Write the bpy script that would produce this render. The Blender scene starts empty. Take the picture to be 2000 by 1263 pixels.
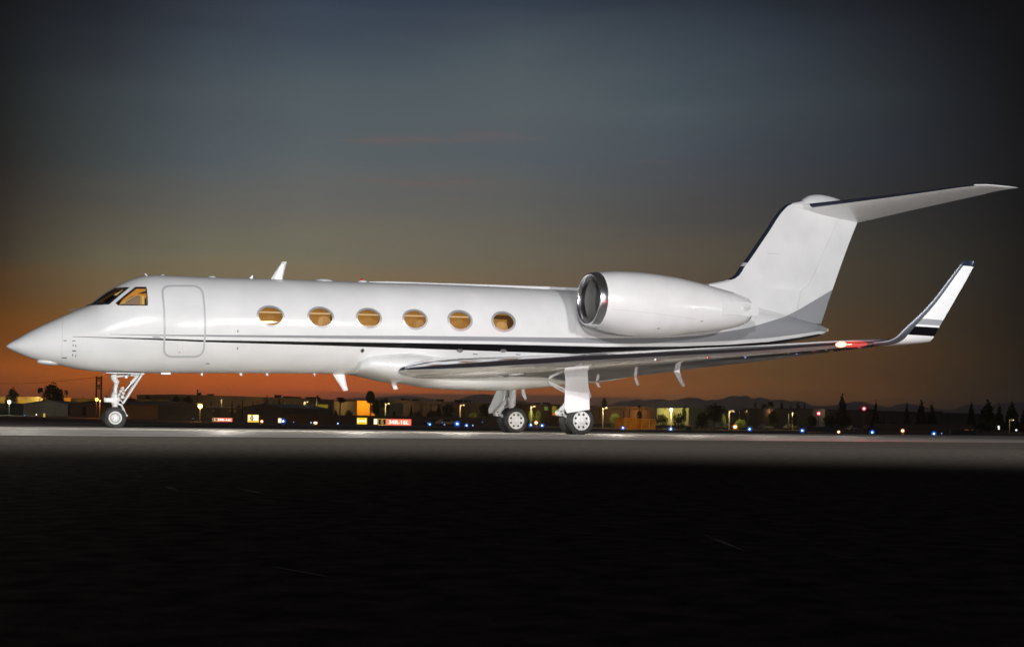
import bpy, bmesh, math, random
import numpy as np
from mathutils import Vector, Matrix

# ------------------------------------------------------------------ camera frame
F, TH, ROLL, CX, CD, CH, YP = 2578.0, .4301, .0151, -4.615, 33.43, .212, 830.9
CT, ST = math.cos(TH), math.sin(TH)
CR, SR = math.cos(ROLL), math.sin(ROLL)
CAMP = np.array([CX, -CD, CH])
sc = bpy.context.scene
col = sc.collection

def ray(px, py):
    dx, dy = px - 1000, YP - py
    u = dx * CR - dy * SR
    v = dx * SR + dy * CR
    return np.array([ST + u / F * CT, CT - u / F * ST, v / F])
def atY(px, py, Y):
    d = ray(px, py)
    return CAMP + d * (Y + CD) / d[1]
def at(px, py, dep):
    return CAMP + ray(px, py) * dep
def onplan(px, py, A, B):
    d = ray(px, py)
    n = np.array([-(B[1] - A[1]), B[0] - A[0], 0.0])
    return CAMP + d * (n @ (np.array([A[0], A[1], 0]) - CAMP)) / (n @ d)
def horizon(px):
    return YP + math.tan(ROLL) * (px - 1000)

cd = bpy.data.cameras.new('camera')
cam = bpy.data.objects.new('camera', cd)
col.objects.link(cam)
cd.sensor_width = 36.0
cd.lens = F * 36.0 / 2000.0
cd.clip_start = .05
cd.clip_end = 30000
cd.shift_y = (YP - 631.5) / 2000.0
# rolled frame: the principal point sits on (1000, YP)
fwd = Vector((ST, CT, 0)); right = Vector((CT, -ST, 0)); up = Vector((0, 0, 1))
r2 = right * CR + up * SR
u2 = up * CR - right * SR
M = Matrix((r2, u2, -fwd)).transposed().to_4x4()
M.translation = Vector(CAMP)
cam.matrix_world = M
sc.camera = cam

# ------------------------------------------------------------------ colour helpers
def lin(c):
    return tuple((x / 255 / 12.92) if x / 255 <= .04045 else ((x / 255 + .055) / 1.055) ** 2.4 for x in c)

# ------------------------------------------------------------------ sky (dusk, by direction)
W = bpy.data.worlds.new('World')
sc.world = W
W.use_nodes = True
nt = W.node_tree
nt.nodes.clear()
def N(t, **k):
    n = nt.nodes.new(t)
    for a, b in k.items():
        setattr(n, a, b)
    return n
def mth(op, a, b=None, c=None, clamp=False):
    n = N('ShaderNodeMath', operation=op)
    n.use_clamp = clamp
    for i, v in enumerate((a, b, c)):
        if v is None: continue
        if isinstance(v, (int, float)): n.inputs[i].default_value = v
        else: nt.links.new(v, n.inputs[i])
    return n.outputs[0]
tc = N('ShaderNodeTexCoord')
sep = N('ShaderNodeSeparateXYZ')
nt.links.new(tc.outputs['Generated'], sep.inputs[0])
sx, sy, sz = sep.outputs
az = mth('SUBTRACT', mth('ARCTAN2', sx, sy), TH)              # azimuth from the view line
az = mth('SUBTRACT', az, mth('MULTIPLY', mth('GREATER_THAN', az, math.pi), 2 * math.pi))
az = mth('ADD', az, mth('MULTIPLY', mth('LESS_THAN', az, -math.pi), 2 * math.pi))
hor = mth('SQRT', mth('ADD', mth('MULTIPLY', sx, sx), mth('MULTIPLY', sy, sy)))
el = mth('ARCTAN2', sz, hor)
# faint streaks bend the elevation lookup
mp = N('ShaderNodeMapping'); mp.inputs['Scale'].default_value = (2.2, 2.2, 16)
nt.links.new(tc.outputs['Generated'], mp.inputs[0])
nz = N('ShaderNodeTexNoise'); nz.inputs['Scale'].default_value = 2.3; nz.inputs['Detail'].default_value = 4
nz.inputs['Roughness'].default_value = .5
nt.links.new(mp.outputs[0], nz.inputs['Vector'])
elw = mth('ADD', el, mth('MULTIPLY', mth('SUBTRACT', nz.outputs['Fac'], .5), .042))
fac = mth('DIVIDE', elw, .345, clamp=True)
ROWS = [775, 740, 700, 650, 600, 500, 400, 300, 200, 100, 0]
SKY = {
 0:    [(130,62,34),(136,70,24),(120,67,20),(104,62,20),(86,56,26),(56,51,44),(46,44,42),(36,38,38),(28,34,36),(22,28,32),(17,22,26)],
 200:  [(152,76,44),(158,82,30),(150,84,30),(135,84,42),(116,90,60),(97,94,83),(80,81,80),(64,74,78),(55,65,72),(43,50,59),(31,37,47)],
 400:  [(165,78,50),(172,84,34),(165,90,36),(146,96,58),(124,102,78),(107,106,97),(97,100,100),(81,93,104),(75,87,97),(62,74,86),(50,58,70)],
 600:  [(165,78,54),(172,85,40),(160,90,44),(144,98,66),(125,106,88),(109,108,101),(105,107,107),(90,102,111),(83,97,105),(70,84,98),(53,65,84)],
 1000: [(136,78,58),(140,78,48),(132,80,52),(120,86,64),(108,92,78),(100,97,92),(94,98,100),(86,97,107),(87,100,108),(78,91,100),(52,64,80)],
 1300: [(112,70,52),(114,72,48),(106,72,50),(96,72,58),(88,74,64),(86,80,76),(78,80,84),(74,84,96),(76,90,100),(62,74,86),(45,55,68)],
 1500: [(88,61,48),(92,65,45),(88,65,46),(82,66,53),(76,68,60),(72,69,65),(64,66,71),(60,68,79),(62,73,83),(52,62,74),(36,44,54)],
 1700: [(76,52,40),(78,54,40),(74,53,39),(68,53,42),(62,54,47),(56,54,51),(48,50,54),(45,52,63),(46,55,62),(37,43,51),(26,30,38)],
 1850: [(48,37,30),(52,40,31),(54,42,33),(50,42,35),(47,43,39),(43,42,41),(36,38,42),(33,37,44),(30,35,41),(23,27,33),(16,18,23)],
 2000: [(28,24,22),(29,24,21),(30,25,21),(28,24,21),(26,23,21),(23,22,22),(19,20,22),(18,19,22),(15,16,19),(11,12,14),(8,9,11)],
}
HAZE = 1.5e-4
prev = None
pa = None
for x, cols_ in sorted(SKY.items()):
    a = math.atan((x - 1000) / F)
    rp = N('ShaderNodeValToRGB')
    cr = rp.color_ramp
    cr.interpolation = 'LINEAR'
    pts = []
    for y, c in zip(ROWS, cols_):
        e = math.atan((horizon(x) - y) / F * math.cos(a))
        Lh = min(9500.0, 215 / max(math.sin(e), 1e-3)); T_ = math.exp(-HAZE * Lh)
        pts.append((max(0, e / .345), tuple(q / (T_ + .25 * (1 - T_)) * (1 + kk * (1 - T_)) * ((.90, .875, .92)[ci] if y < 450 else 1) for ci, (q, kk) in enumerate(zip(lin(c), (.36, .14, -.75))))))
    e0 = pts[0]
    cr.elements[0].position = e0[0]; cr.elements[0].color = (*e0[1], 1)
    cr.elements[1].position = min(pts[-1][0], 1.0); cr.elements[1].color = (*pts[-1][1], 1)
    for p, c in pts[1:-1]:
        q = cr.elements.new(p); q.color = (*c, 1)
    nt.links.new(fac, rp.inputs[0])
    if prev is None:
        prev = rp.outputs[0]; pa = a
        continue
    mr = N('ShaderNodeMapRange')
    mr.inputs['From Min'].default_value = pa; mr.inputs['From Max'].default_value = a
    nt.links.new(az, mr.inputs['Value'])
    mx = N('ShaderNodeMix', data_type='RGBA')
    nt.links.new(mr.outputs[0], mx.inputs['Factor'])
    nt.links.new(prev, mx.inputs['A']); nt.links.new(rp.outputs[0], mx.inputs['B'])
    prev = mx.outputs['Result']; pa = a
# pinkish wisps and the low dark cloud bank
mp2 = N('ShaderNodeMapping'); mp2.inputs['Scale'].default_value = (3.0, 3.0, 60); mp2.inputs['Location'].default_value = (1.7, .4, 0)
nt.links.new(tc.outputs['Generated'], mp2.inputs[0])
n2 = N('ShaderNodeTexNoise'); n2.inputs['Scale'].default_value = 2.0; n2.inputs['Detail'].default_value = 6
nt.links.new(mp2.outputs[0], n2.inputs['Vector'])
def win(val, a, b, c, d):
    m1 = N('ShaderNodeMapRange'); m1.interpolation_type = 'SMOOTHSTEP'
    m1.inputs['From Min'].default_value = a; m1.inputs['From Max'].default_value = b
    nt.links.new(val, m1.inputs['Value'])
    m2 = N('ShaderNodeMapRange'); m2.interpolation_type = 'SMOOTHSTEP'
    m2.inputs['From Min'].default_value = c; m2.inputs['From Max'].default_value = d
    m2.inputs['To Min'].default_value = 1; m2.inputs['To Max'].default_value = 0
    nt.links.new(val, m2.inputs['Value'])
    return mth('MULTIPLY', m1.outputs[0], m2.outputs[0])
eln = mth('ADD', el, mth('MULTIPLY', mth('SUBTRACT', n2.outputs['Fac'], .5), .014))
bank = mth('MULTIPLY', win(eln, .010, .0125, .0215, .0245), win(az, -.20, -.06, .07, .22))
m = N('ShaderNodeMix', data_type='RGBA')
nt.links.new(mth('MULTIPLY', bank, .8), m.inputs['Factor'])
nt.links.new(prev, m.inputs['A'])
m.inputs['B'].default_value = (*lin((88, 68, 60)), 1)
prev = m.outputs['Result']
wisp = mth('MULTIPLY', win(n2.outputs['Fac'], .60, .72, 2, 3), win(el, .10, .14, .2, .3))
m = N('ShaderNodeMix', data_type='RGBA')
nt.links.new(mth('MULTIPLY', mth('MULTIPLY', wisp, win(az, -.25, -.1, .05, .15)), .3), m.inputs['Factor'])
nt.links.new(prev, m.inputs['A'])
m.inputs['B'].default_value = (*lin((130, 92, 84)), 1)
prev = m.outputs['Result']
# the rest of the dome: night blue overhead and behind, dark below the horizon
absaz = mth('ABSOLUTE', az)
def toward(prev, val, a, b, colr):
    mr = N('ShaderNodeMapRange'); mr.interpolation_type = 'SMOOTHSTEP'
    mr.inputs['From Min'].default_value = a; mr.inputs['From Max'].default_value = b
    nt.links.new(val, mr.inputs['Value'])
    m = N('ShaderNodeMix', data_type='RGBA')
    nt.links.new(mr.outputs[0], m.inputs['Factor'])
    nt.links.new(prev, m.inputs['A'])
    m.inputs['B'].default_value = (*colr, 1)
    return m.outputs['Result']
prev = toward(prev, az, .385, .60, (.012, .014, .019))
prev = toward(prev, absaz, .45, 1.1, (.016, .024, .042))
prev = toward(prev, el, .36, .8, (.034, .027, .027))
neg = mth('MULTIPLY', el, -1)
prev = toward(prev, neg, .0, .03, (.012, .008, .006))
bg = N('ShaderNodeBackground')
nt.links.new(prev, bg.inputs['Color'])
bg.inputs['Strength'].default_value = 1.0
ow = N('ShaderNodeOutputWorld')
nt.links.new(bg.outputs[0], ow.inputs[0])

# ------------------------------------------------------------------ photographer's lamps, with added unseen fill lamps, exposure
def unseen_lamp(name, loc, watts, colr=(.985, .985, 1), cut=(-24, -17), top=(30, 60), radius=.25, aim=None):
    """unseen lamp whose shader keeps the beam above a lower cut-off angle (degrees of elevation)"""
    l = bpy.data.lights.new(name, 'SPOT' if aim else 'POINT')
    l.energy = watts; l.color = colr; l.shadow_soft_size = radius
    l.use_nodes = True
    t = l.node_tree
    t.nodes.clear()
    g = t.nodes.new('ShaderNodeNewGeometry')
    s = t.nodes.new('ShaderNodeSeparateXYZ')
    t.links.new(g.outputs['Incoming'], s.inputs[0])
    mr = t.nodes.new('ShaderNodeMapRange'); mr.interpolation_type = 'SMOOTHSTEP'
    mr.inputs['From Min'].default_value = math.sin(math.radians(cut[0]))
    mr.inputs['From Max'].default_value = math.sin(math.radians(cut[1]))
    t.links.new(s.outputs[2], mr.inputs['Value'])
    m2 = t.nodes.new('ShaderNodeMapRange'); m2.interpolation_type = 'SMOOTHSTEP'
    m2.inputs['From Min'].default_value = math.sin(math.radians(top[0]))
    m2.inputs['From Max'].default_value = math.sin(math.radians(top[1]))
    m2.inputs['To Min'].default_value = 1; m2.inputs['To Max'].default_value = 0
    t.links.new(s.outputs[2], m2.inputs['Value'])
    mu = t.nodes.new('ShaderNodeMath'); mu.operation = 'MULTIPLY'
    t.links.new(mr.outputs[0], mu.inputs[0]); t.links.new(m2.outputs[0], mu.inputs[1])
    e = t.nodes.new('ShaderNodeEmission')
    t.links.new(mu.outputs[0], e.inputs['Strength'])
    o = t.nodes.new('ShaderNodeOutputLight')
    t.links.new(e.outputs[0], o.inputs[0])
    ob = bpy.data.objects.new(name, l)
    col.objects.link(ob)
    ob.location = loc
    if aim:
        l.spot_size = math.radians(66); l.spot_blend = .5
        ob.rotation_euler = (Vector(aim) - Vector(loc)).to_track_quat('-Z', 'Y').to_euler()
    return ob
unseen_lamp('unseen_lamp', (-8, -41, 9.0), 31000, cut=(-30.5, -19))
unseen_lamp('unseen_lamp', (13, -39, 7.0), 22500, cut=(-21, -11))
unseen_lamp('unseen_lamp', (38, -24, 2.6), 2600, cut=(-9, -5), aim=(10, 0, 3))
unseen_lamp('unseen_lamp', (4, -31, 1.0), 6500, cut=(-1.6, -.4), top=(9, 20))  # added low fill lamp, flattens the shading of the lower fuselage
unseen_lamp('unseen_lamp', (7.2, -4.5, .3), 420, cut=(-1, 1), top=(40, 70), radius=.15, aim=(12, 1.2, 1.2))  # added fill lamp under the belly, brightens the far gear
for wx, wy, wz, ww in ((-12, -7.5, 2.2, 60), (-7, -6.2, 2.2, 80), (-2.5, -5, 2.2, 95), (1.8, -4.2, 1.3, 100), (5.2, -3.2, 1.25, 110), (8.2, -2.2, 1.1, 100), (13.6, -.8, 1.15, 110), (17, .5, 1.5, 100), (21, 2.5, 2.0, 90), (26, 4.5, 2.2, 60)):
    unseen_lamp('unseen_lamp', (wx, wy, wz), ww, colr=(1, .93, .82), cut=(-90, -89), top=(-9, -3), radius=.2)  # added unseen lamps that brighten the pavement around the jet
unseen_lamp('unseen_lamp', (6, -13, .35), 500, cut=(-1, 1), top=(12, 30), radius=.15, aim=(11, -3.5, 1.5))  # added fill lamp, brightens the wing underside
sc.view_settings.view_transform = 'Standard'
sc.view_settings.look = 'None'
sc.view_settings.exposure = 0
sc.view_settings.gamma = 1
sc.cycles.sample_clamp_indirect = 6
sc.cycles.caustics_reflective = False
sc.cycles.caustics_refractive = False
sc.cycles.max_bounces = 6
sc.cycles.use_denoising = True

# ------------------------------------------------------------------ materials
def mat(name, base, rough=.6, metal=0, coat=0, spec=.5, emis=None, estr=0):
    m = bpy.data.materials.new(name)
    m.use_nodes = True
    b = m.node_tree.nodes['Principled BSDF']
    b.inputs['Base Color'].default_value = (*base, 1)
    b.inputs['Roughness'].default_value = rough
    b.inputs['Metallic'].default_value = metal
    b.inputs['Coat Weight'].default_value = coat
    b.inputs['Coat Roughness'].default_value = .04
    b.inputs['Specular IOR Level'].default_value = spec
    if emis:
        b.inputs['Emission Color'].default_value = (*emis, 1)
        b.inputs['Emission Strength'].default_value = estr
    return m
def noise_mat(name, c1, c2, scale=4, rough=.8, bump=0, detail=6, stretch=(1, 1, 1), spec=.5, space='Object', lo=.35, hi=.65, bscale=None):
    m = mat(name, c1, rough, spec=spec)
    t = m.node_tree
    b = t.nodes['Principled BSDF']
    tcn = t.nodes.new('ShaderNodeTexCoord')
    mpn = t.nodes.new('ShaderNodeMapping'); mpn.inputs['Scale'].default_value = stretch
    t.links.new(tcn.outputs[space], mpn.inputs[0])
    n = t.nodes.new('ShaderNodeTexNoise'); n.inputs['Scale'].default_value = scale; n.inputs['Detail'].default_value = detail
    t.links.new(mpn.outputs[0], n.inputs['Vector'])
    r = t.nodes.new('ShaderNodeValToRGB')
    r.color_ramp.elements[0].position = lo; r.color_ramp.elements[0].color = (*c1, 1)
    r.color_ramp.elements[1].position = hi; r.color_ramp.elements[1].color = (*c2, 1)
    t.links.new(n.outputs['Fac'], r.inputs[0])
    t.links.new(r.outputs[0], b.inputs['Base Color'])
    if bump:
        n3 = t.nodes.new('ShaderNodeTexNoise'); n3.inputs['Scale'].default_value = bscale or scale * 8; n3.inputs['Detail'].default_value = 4
        t.links.new(mpn.outputs[0], n3.inputs['Vector'])
        bp = t.nodes.new('ShaderNodeBump'); bp.inputs['Strength'].default_value = bump; bp.inputs['Distance'].default_value = .01
        t.links.new(n3.outputs['Fac'], bp.inputs['Height'])
        t.links.new(bp.outputs[0], b.inputs['Normal'])
    return m
def emit_mat(name, c, s):
    m = bpy.data.materials.new(name); m.use_nodes = True
    t = m.node_tree; t.nodes.clear()
    e = t.nodes.new('ShaderNodeEmission'); e.inputs[0].default_value = (*c, 1); e.inputs[1].default_value = s
    o = t.nodes.new('ShaderNodeOutputMaterial'); t.links.new(e.outputs[0], o.inputs[0])
    return m
def glow_mat(name, c, s):
    """tinted lamp glass lit from within: its colour adds to what shines through"""
    m = bpy.data.materials.new(name); m.use_nodes = True
    t = m.node_tree; t.nodes.clear()
    e = t.nodes.new('ShaderNodeEmission'); e.inputs[0].default_value = (*c, 1); e.inputs[1].default_value = s
    tr = t.nodes.new('ShaderNodeBsdfTransparent')
    ad = t.nodes.new('ShaderNodeAddShader')
    t.links.new(e.outputs[0], ad.inputs[0]); t.links.new(tr.outputs[0], ad.inputs[1])
    o = t.nodes.new('ShaderNodeOutputMaterial'); t.links.new(ad.outputs[0], o.inputs[0])
    return m
def glass_mat(name, tint, refl=.12, rough=.02):
    m = bpy.data.materials.new(name); m.use_nodes = True
    t = m.node_tree; t.nodes.clear()
    tr = t.nodes.new('ShaderNodeBsdfTransparent'); tr.inputs[0].default_value = (*tint, 1)
    gl = t.nodes.new('ShaderNodeBsdfGlossy'); gl.inputs['Roughness'].default_value = rough
    lw = t.nodes.new('ShaderNodeFresnel'); lw.inputs[0].default_value = 1.5
    mx = t.nodes.new('ShaderNodeMixShader')
    t.links.new(lw.outputs[0], mx.inputs[0]); t.links.new(tr.outputs[0], mx.inputs[1]); t.links.new(gl.outputs[0], mx.inputs[2])
    o = t.nodes.new('ShaderNodeOutputMaterial'); t.links.new(mx.outputs[0], o.inputs[0])
    return m

# ------------------------------------------------------------------ object helpers
def tag(o, label=None, cat=None, group=None, kind=None):
    if label: o['label'] = label
    if cat: o['category'] = cat
    if group: o['group'] = group
    if kind: o['kind'] = kind
    return o
def empty(name, loc=(0, 0, 0), rz=0, parent=None):
    o = bpy.data.objects.new(name, None)
    col.objects.link(o)
    o.location = loc; o.rotation_euler = (0, 0, rz)
    o.empty_display_size = .3
    if parent: o.parent = parent
    return o
def link(name, me, m=None, parent=None, smooth=None):
    o = bpy.data.objects.new(name, me)
    col.objects.link(o)
    if m is not None:
        me.materials.clear()
        for q in (m if isinstance(m, (list, tuple)) else [m]):
            me.materials.append(q)
    if smooth is not None:
        for p in me.polygons: p.use_smooth = True
        if smooth < 179: me.set_sharp_from_angle(angle=math.radians(smooth))
    if parent: o.parent = parent
    return o
class MB:
    def __init__(s):
        s.v = []; s.f = []; s.mi = []
    def add(s, vs, fs, mi=0):
        b = len(s.v)
        s.v += [tuple(float(c) for c in q) for q in vs]
        s.f += [tuple(b + i for i in q) for q in fs]
        s.mi += [mi] * len(fs)
        return s
    def box(s, c, d, rz=0, mi=0, ry=0):
        hx, hy, hz = d[0] / 2, d[1] / 2, d[2] / 2
        R = Matrix.Rotation(rz, 3, 'Z') @ Matrix.Rotation(ry, 3, 'Y')
        vs = [Vector(c) + R @ Vector((x * hx, y * hy, z * hz)) for z in (-1, 1) for y in (-1, 1) for x in (-1, 1)]
        return s.add(vs, [(0, 2, 3, 1), (4, 5, 7, 6), (0, 1, 5, 4), (2, 6, 7, 3), (0, 4, 6, 2), (1, 3, 7, 5)], mi)
    def tube(s, pts, rad, n=10, mi=0, cap=True):
        pts = [Vector(p) for p in pts]
        if not hasattr(rad, '__len__'): rad = [rad] * len(pts)
        vs = []; fs = []
        for i, p in enumerate(pts):
            a = pts[max(i - 1, 0)]; b = pts[min(i + 1, len(pts) - 1)]
            d = (b - a).normalized()
            q = Vector((0, 0, 1)) if abs(d.z) < .9 else Vector((1, 0, 0))
            u = d.cross(q).normalized(); w = d.cross(u).normalized()
            for k in range(n):
                t = 2 * math.pi * k / n
                vs.append(p + rad[i] * (math.cos(t) * u + math.sin(t) * w))
        for i in range(len(pts) - 1):
            for k in range(n):
                k2 = (k + 1) % n
                fs.append((i * n + k, (i + 1) * n + k, (i + 1) * n + k2, i * n + k2))
        if cap:
            fs.append(tuple(range(n))); fs.append(tuple((len(pts) - 1) * n + k for k in range(n))[::-1])
        return s.add(vs, fs, mi)
    def lathe(s, prof, c=(0, 0, 0), axis='y', n=32, mi=0, close=False):
        """prof: (axial, radius) pairs"""
        vs = []; fs = []
        for a, r in prof:
            for k in range(n):
                t = 2 * math.pi * k / n
                p = (r * math.cos(t), r * math.sin(t))
                q = {'y': (p[0], a, p[1]), 'x': (a, p[0], p[1]), 'z': (p[0], p[1], a)}[axis]
                vs.append((c[0] + q[0], c[1] + q[1], c[2] + q[2]))
        m_ = len(prof)
        for i in range(m_ if close else m_ - 1):
            j = (i + 1) % m_
            for k in range(n):
                k2 = (k + 1) % n
                fs.append((i * n + k, j * n + k, j * n + k2, i * n + k2))
        return s.add(vs, fs, mi)
    def prism(s, poly, a, b, mi=0, axis='y'):
        """poly in (x, z) run from y=a to y=b"""
        n = len(poly)
        f = (lambda p, q: (p[0], q, p[1])) if axis == 'y' else ((lambda p, q: (p[0], p[1], q)) if axis == 'z' else (lambda p, q: (q, p[0], p[1])))
        vs = [f(p, a) for p in poly] + [f(p, b) for p in poly]
        fs = [tuple(range(n))[::-1], tuple(range(n, 2 * n))] + [(i, (i + 1) % n, n + (i + 1) % n, n + i) for i in range(n)]
        return s.add(vs, fs, mi)
    def sphere(s, c, r, n=12, m_=8, mi=0, sc_=(1, 1, 1)):
        vs = []; fs = []
        for i in range(m_ + 1):
            ph = math.pi * i / m_
            for k in range(n):
                t = 2 * math.pi * k / n
                vs.append((c[0] + r * sc_[0] * math.sin(ph) * math.cos(t), c[1] + r * sc_[1] * math.sin(ph) * math.sin(t), c[2] + r * sc_[2] * math.cos(ph)))
        for i in range(m_):
            for k in range(n):
                k2 = (k + 1) % n
                fs.append((i * n + k, (i + 1) * n + k, (i + 1) * n + k2, i * n + k2))
        return s.add(vs, fs, mi)
    def mesh(s, name, fix=True):
        me = bpy.data.meshes.new(name)
        me.from_pydata(s.v, [], s.f)
        if any(s.mi):
            me.polygons.foreach_set('material_index', s.mi)
        if fix:
            bm = bmesh.new(); bm.from_mesh(me)
            bmesh.ops.remove_doubles(bm, verts=bm.verts, dist=1e-5)
            bmesh.ops.recalc_face_normals(bm, faces=bm.faces)
            bm.to_mesh(me); bm.free()
        me.update()
        return me
    def build(s, name, m=None, parent=None, smooth=None):
        return link(name, s.mesh(name), m, parent, smooth)

def pchip(xs, ys):
    xs = np.array(xs, float); ys = np.array(ys, float)
    h = np.diff(xs); dl = np.diff(ys) / h
    d = np.zeros(len(xs))
    d[0], d[-1] = dl[0], dl[-1]
    for i in range(1, len(xs) - 1):
        if dl[i - 1] * dl[i] > 0:
            w1 = 2 * h[i] + h[i - 1]; w2 = h[i] + 2 * h[i - 1]
            d[i] = (w1 + w2) / (w1 / dl[i - 1] + w2 / dl[i])
    def fn(x):
        x = min(max(x, xs[0]), xs[-1])
        i = min(int(np.searchsorted(xs, x, side='right')) - 1, len(xs) - 2)
        i = max(i, 0)
        t = (x - xs[i]) / h[i]
        return float((2*t**3 - 3*t**2 + 1) * ys[i] + (t**3 - 2*t**2 + t) * h[i] * d[i] + (-2*t**3 + 3*t**2) * ys[i+1] + (t**3 - t**2) * h[i] * d[i+1])
    return fn

# ================================================================== THE JET
XN, XT = -2.49, 21.5
top_px = [(30,664),(60,646),(100,627),(140,609.5),(171,596.5),(188,584),(205,571.5),(222,561),(242,551),(262,543.5),(285,539),(302,537.8),(340,539),(400,541.5),(486,543.8),
          (560,546),(617,548),(697,551),(800,553.5),(960,559.5),(1127,567.5)]
bot_px = [(31,688),(50,696),(66,701.5),(90,707.5),(117,713),(157,721.5),(199,726),(242,728),(342,728.5),(450,728.5),(560,729),(680,730),(800,732)]
tp = [(XN, atY(14, 676.5, 0)[2])] + [tuple(atY(*p, 0)[[0, 2]]) for p in top_px]
tp += [(14.5, 4.13), (16.2, 4.05), (18.0, 3.90), (19.86, 3.71), (20.9, 3.55), (21.3, 3.48), (XT, 3.40)]
bpz = [(XN, atY(14, 676.5, 0)[2])] + [tuple(atY(*p, 0)[[0, 2]]) for p in bot_px]
bpz += [(12.5, 1.66), (14.5, 1.90), (17.0, 2.30), (19.0, 2.68), (20.59, 3.01), (21.2, 3.15), (XT, 3.30)]
fT = pchip(*zip(*tp)); fB = pchip(*zip(*bpz))
fW = pchip([XN, XN+.05, XN+.15, -2.0, -1.5, -1, -.5, 0, .5, 1, 1.6, 2.4, 12, 13.5, 15, 17, 19, 20.5, 21.3, XT],
           [0, .11, .20, .375, .58, .74, .87, .97, 1.06, 1.125, 1.175, 1.195, 1.195, 1.15, 1.02, .76, .48, .27, .12, .05])
def hull(X):
    t, b = fT(X), fB(X)
    hh = (t - b) / 2
    if X < XN + .25:   # rounded radome tip
        k = math.sqrt(max(0, (X - XN) / .25)); e = XN + .25
        t1, b1 = fT(e), fB(e); m0 = tp[0][1]
        t = m0 + (t1 - m0) * (.55 * k + .45 * k * k); b = m0 + (b1 - m0) * (.55 * k + .45 * k * k)
        w = fW(e) * (.6 * k + .4 * k * k)
        return (t + b) / 2, max((t - b) / 2, 1e-4), max(w, 1e-4)
    return (t + b) / 2, max(hh, 1e-4), max(fW(X), 1e-4)
def hull_pt(X, ph, off=0):
    c, hh, w = hull(X)
    y, z = -w * math.cos(ph), c + hh * math.sin(ph)
    if off:
        n = hull_n(X, y, z); return (X + n[0] * off, y + n[1] * off, z + n[2] * off)
    return (X, y, z)
def hull_n(X, y, z):
    def Fh(x):
        c, hh, w = hull(x); return (y / w) ** 2 + ((z - c) / hh) ** 2
    c, hh, w = hull(X)
    e = .02
    gx = (Fh(min(X + e, XT)) - Fh(max(X - e, XN + .01))) / (2 * e)
    v = Vector((gx, 2 * y / w ** 2, 2 * (z - c) / hh ** 2))
    return v.normalized()
def hull_y(X, Z, off=0, side=-1):
    c, hh, w = hull(X)
    q = max(0, 1 - ((Z - c) / hh) ** 2)
    y = side * w * math.sqrt(q)
    if off:
        n = hull_n(X, y, Z); return (X + n[0] * off, y + n[1] * off, Z + n[2] * off)
    return (X, y, Z)
def on_hull(px, py):
    lastY = -1.6
    for i in range(320):
        Y = -1.6 + i * .005
        P = atY(px, py, Y)
        c, hh, w = hull(P[0])
        q = 1 - ((P[2] - c) / hh) ** 2
        if q > 0 and w * math.sqrt(q) >= -Y:
            return P[0], P[2]
    P = atY(px, py, 0)
    return P[0], P[2]

# ---- paint with the side stripes, driven by the place on the airframe
def curve_node(t, src, pts, x0, x1, z0, z1):
    mr = t.nodes.new('ShaderNodeMapRange'); mr.inputs['From Min'].default_value = x0; mr.inputs['From Max'].default_value = x1
    t.links.new(src, mr.inputs['Value'])
    fc = t.nodes.new('ShaderNodeFloatCurve')
    t.links.new(mr.outputs[0], fc.inputs['Value'])
    c = fc.mapping.curves[0]
    q = [((x - x0) / (x1 - x0), (z - z0) / (z1 - z0)) for x, z in pts]
    c.points[0].location = (0, q[0][1]) if q[0][0] > 0 else q[0]
    c.points[1].location = (1, q[-1][1]) if q[-1][0] < 1 else q[-1]
    for p in q:
        if 0 < p[0] < 1: c.points.new(*p)
    for p in c.points: p.handle_type = 'VECTOR'
    fc.mapping.update()
    m2 = t.nodes.new('ShaderNodeMapRange'); m2.inputs['To Min'].default_value = z0; m2.inputs['To Max'].default_value = z1
    t.links.new(fc.outputs[0], m2.inputs['Value'])
    return m2.outputs[0]
WHITE = (.80, .80, .79); GREY = (.30, .305, .32); BLACK = (.002, .002, .003)
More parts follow.
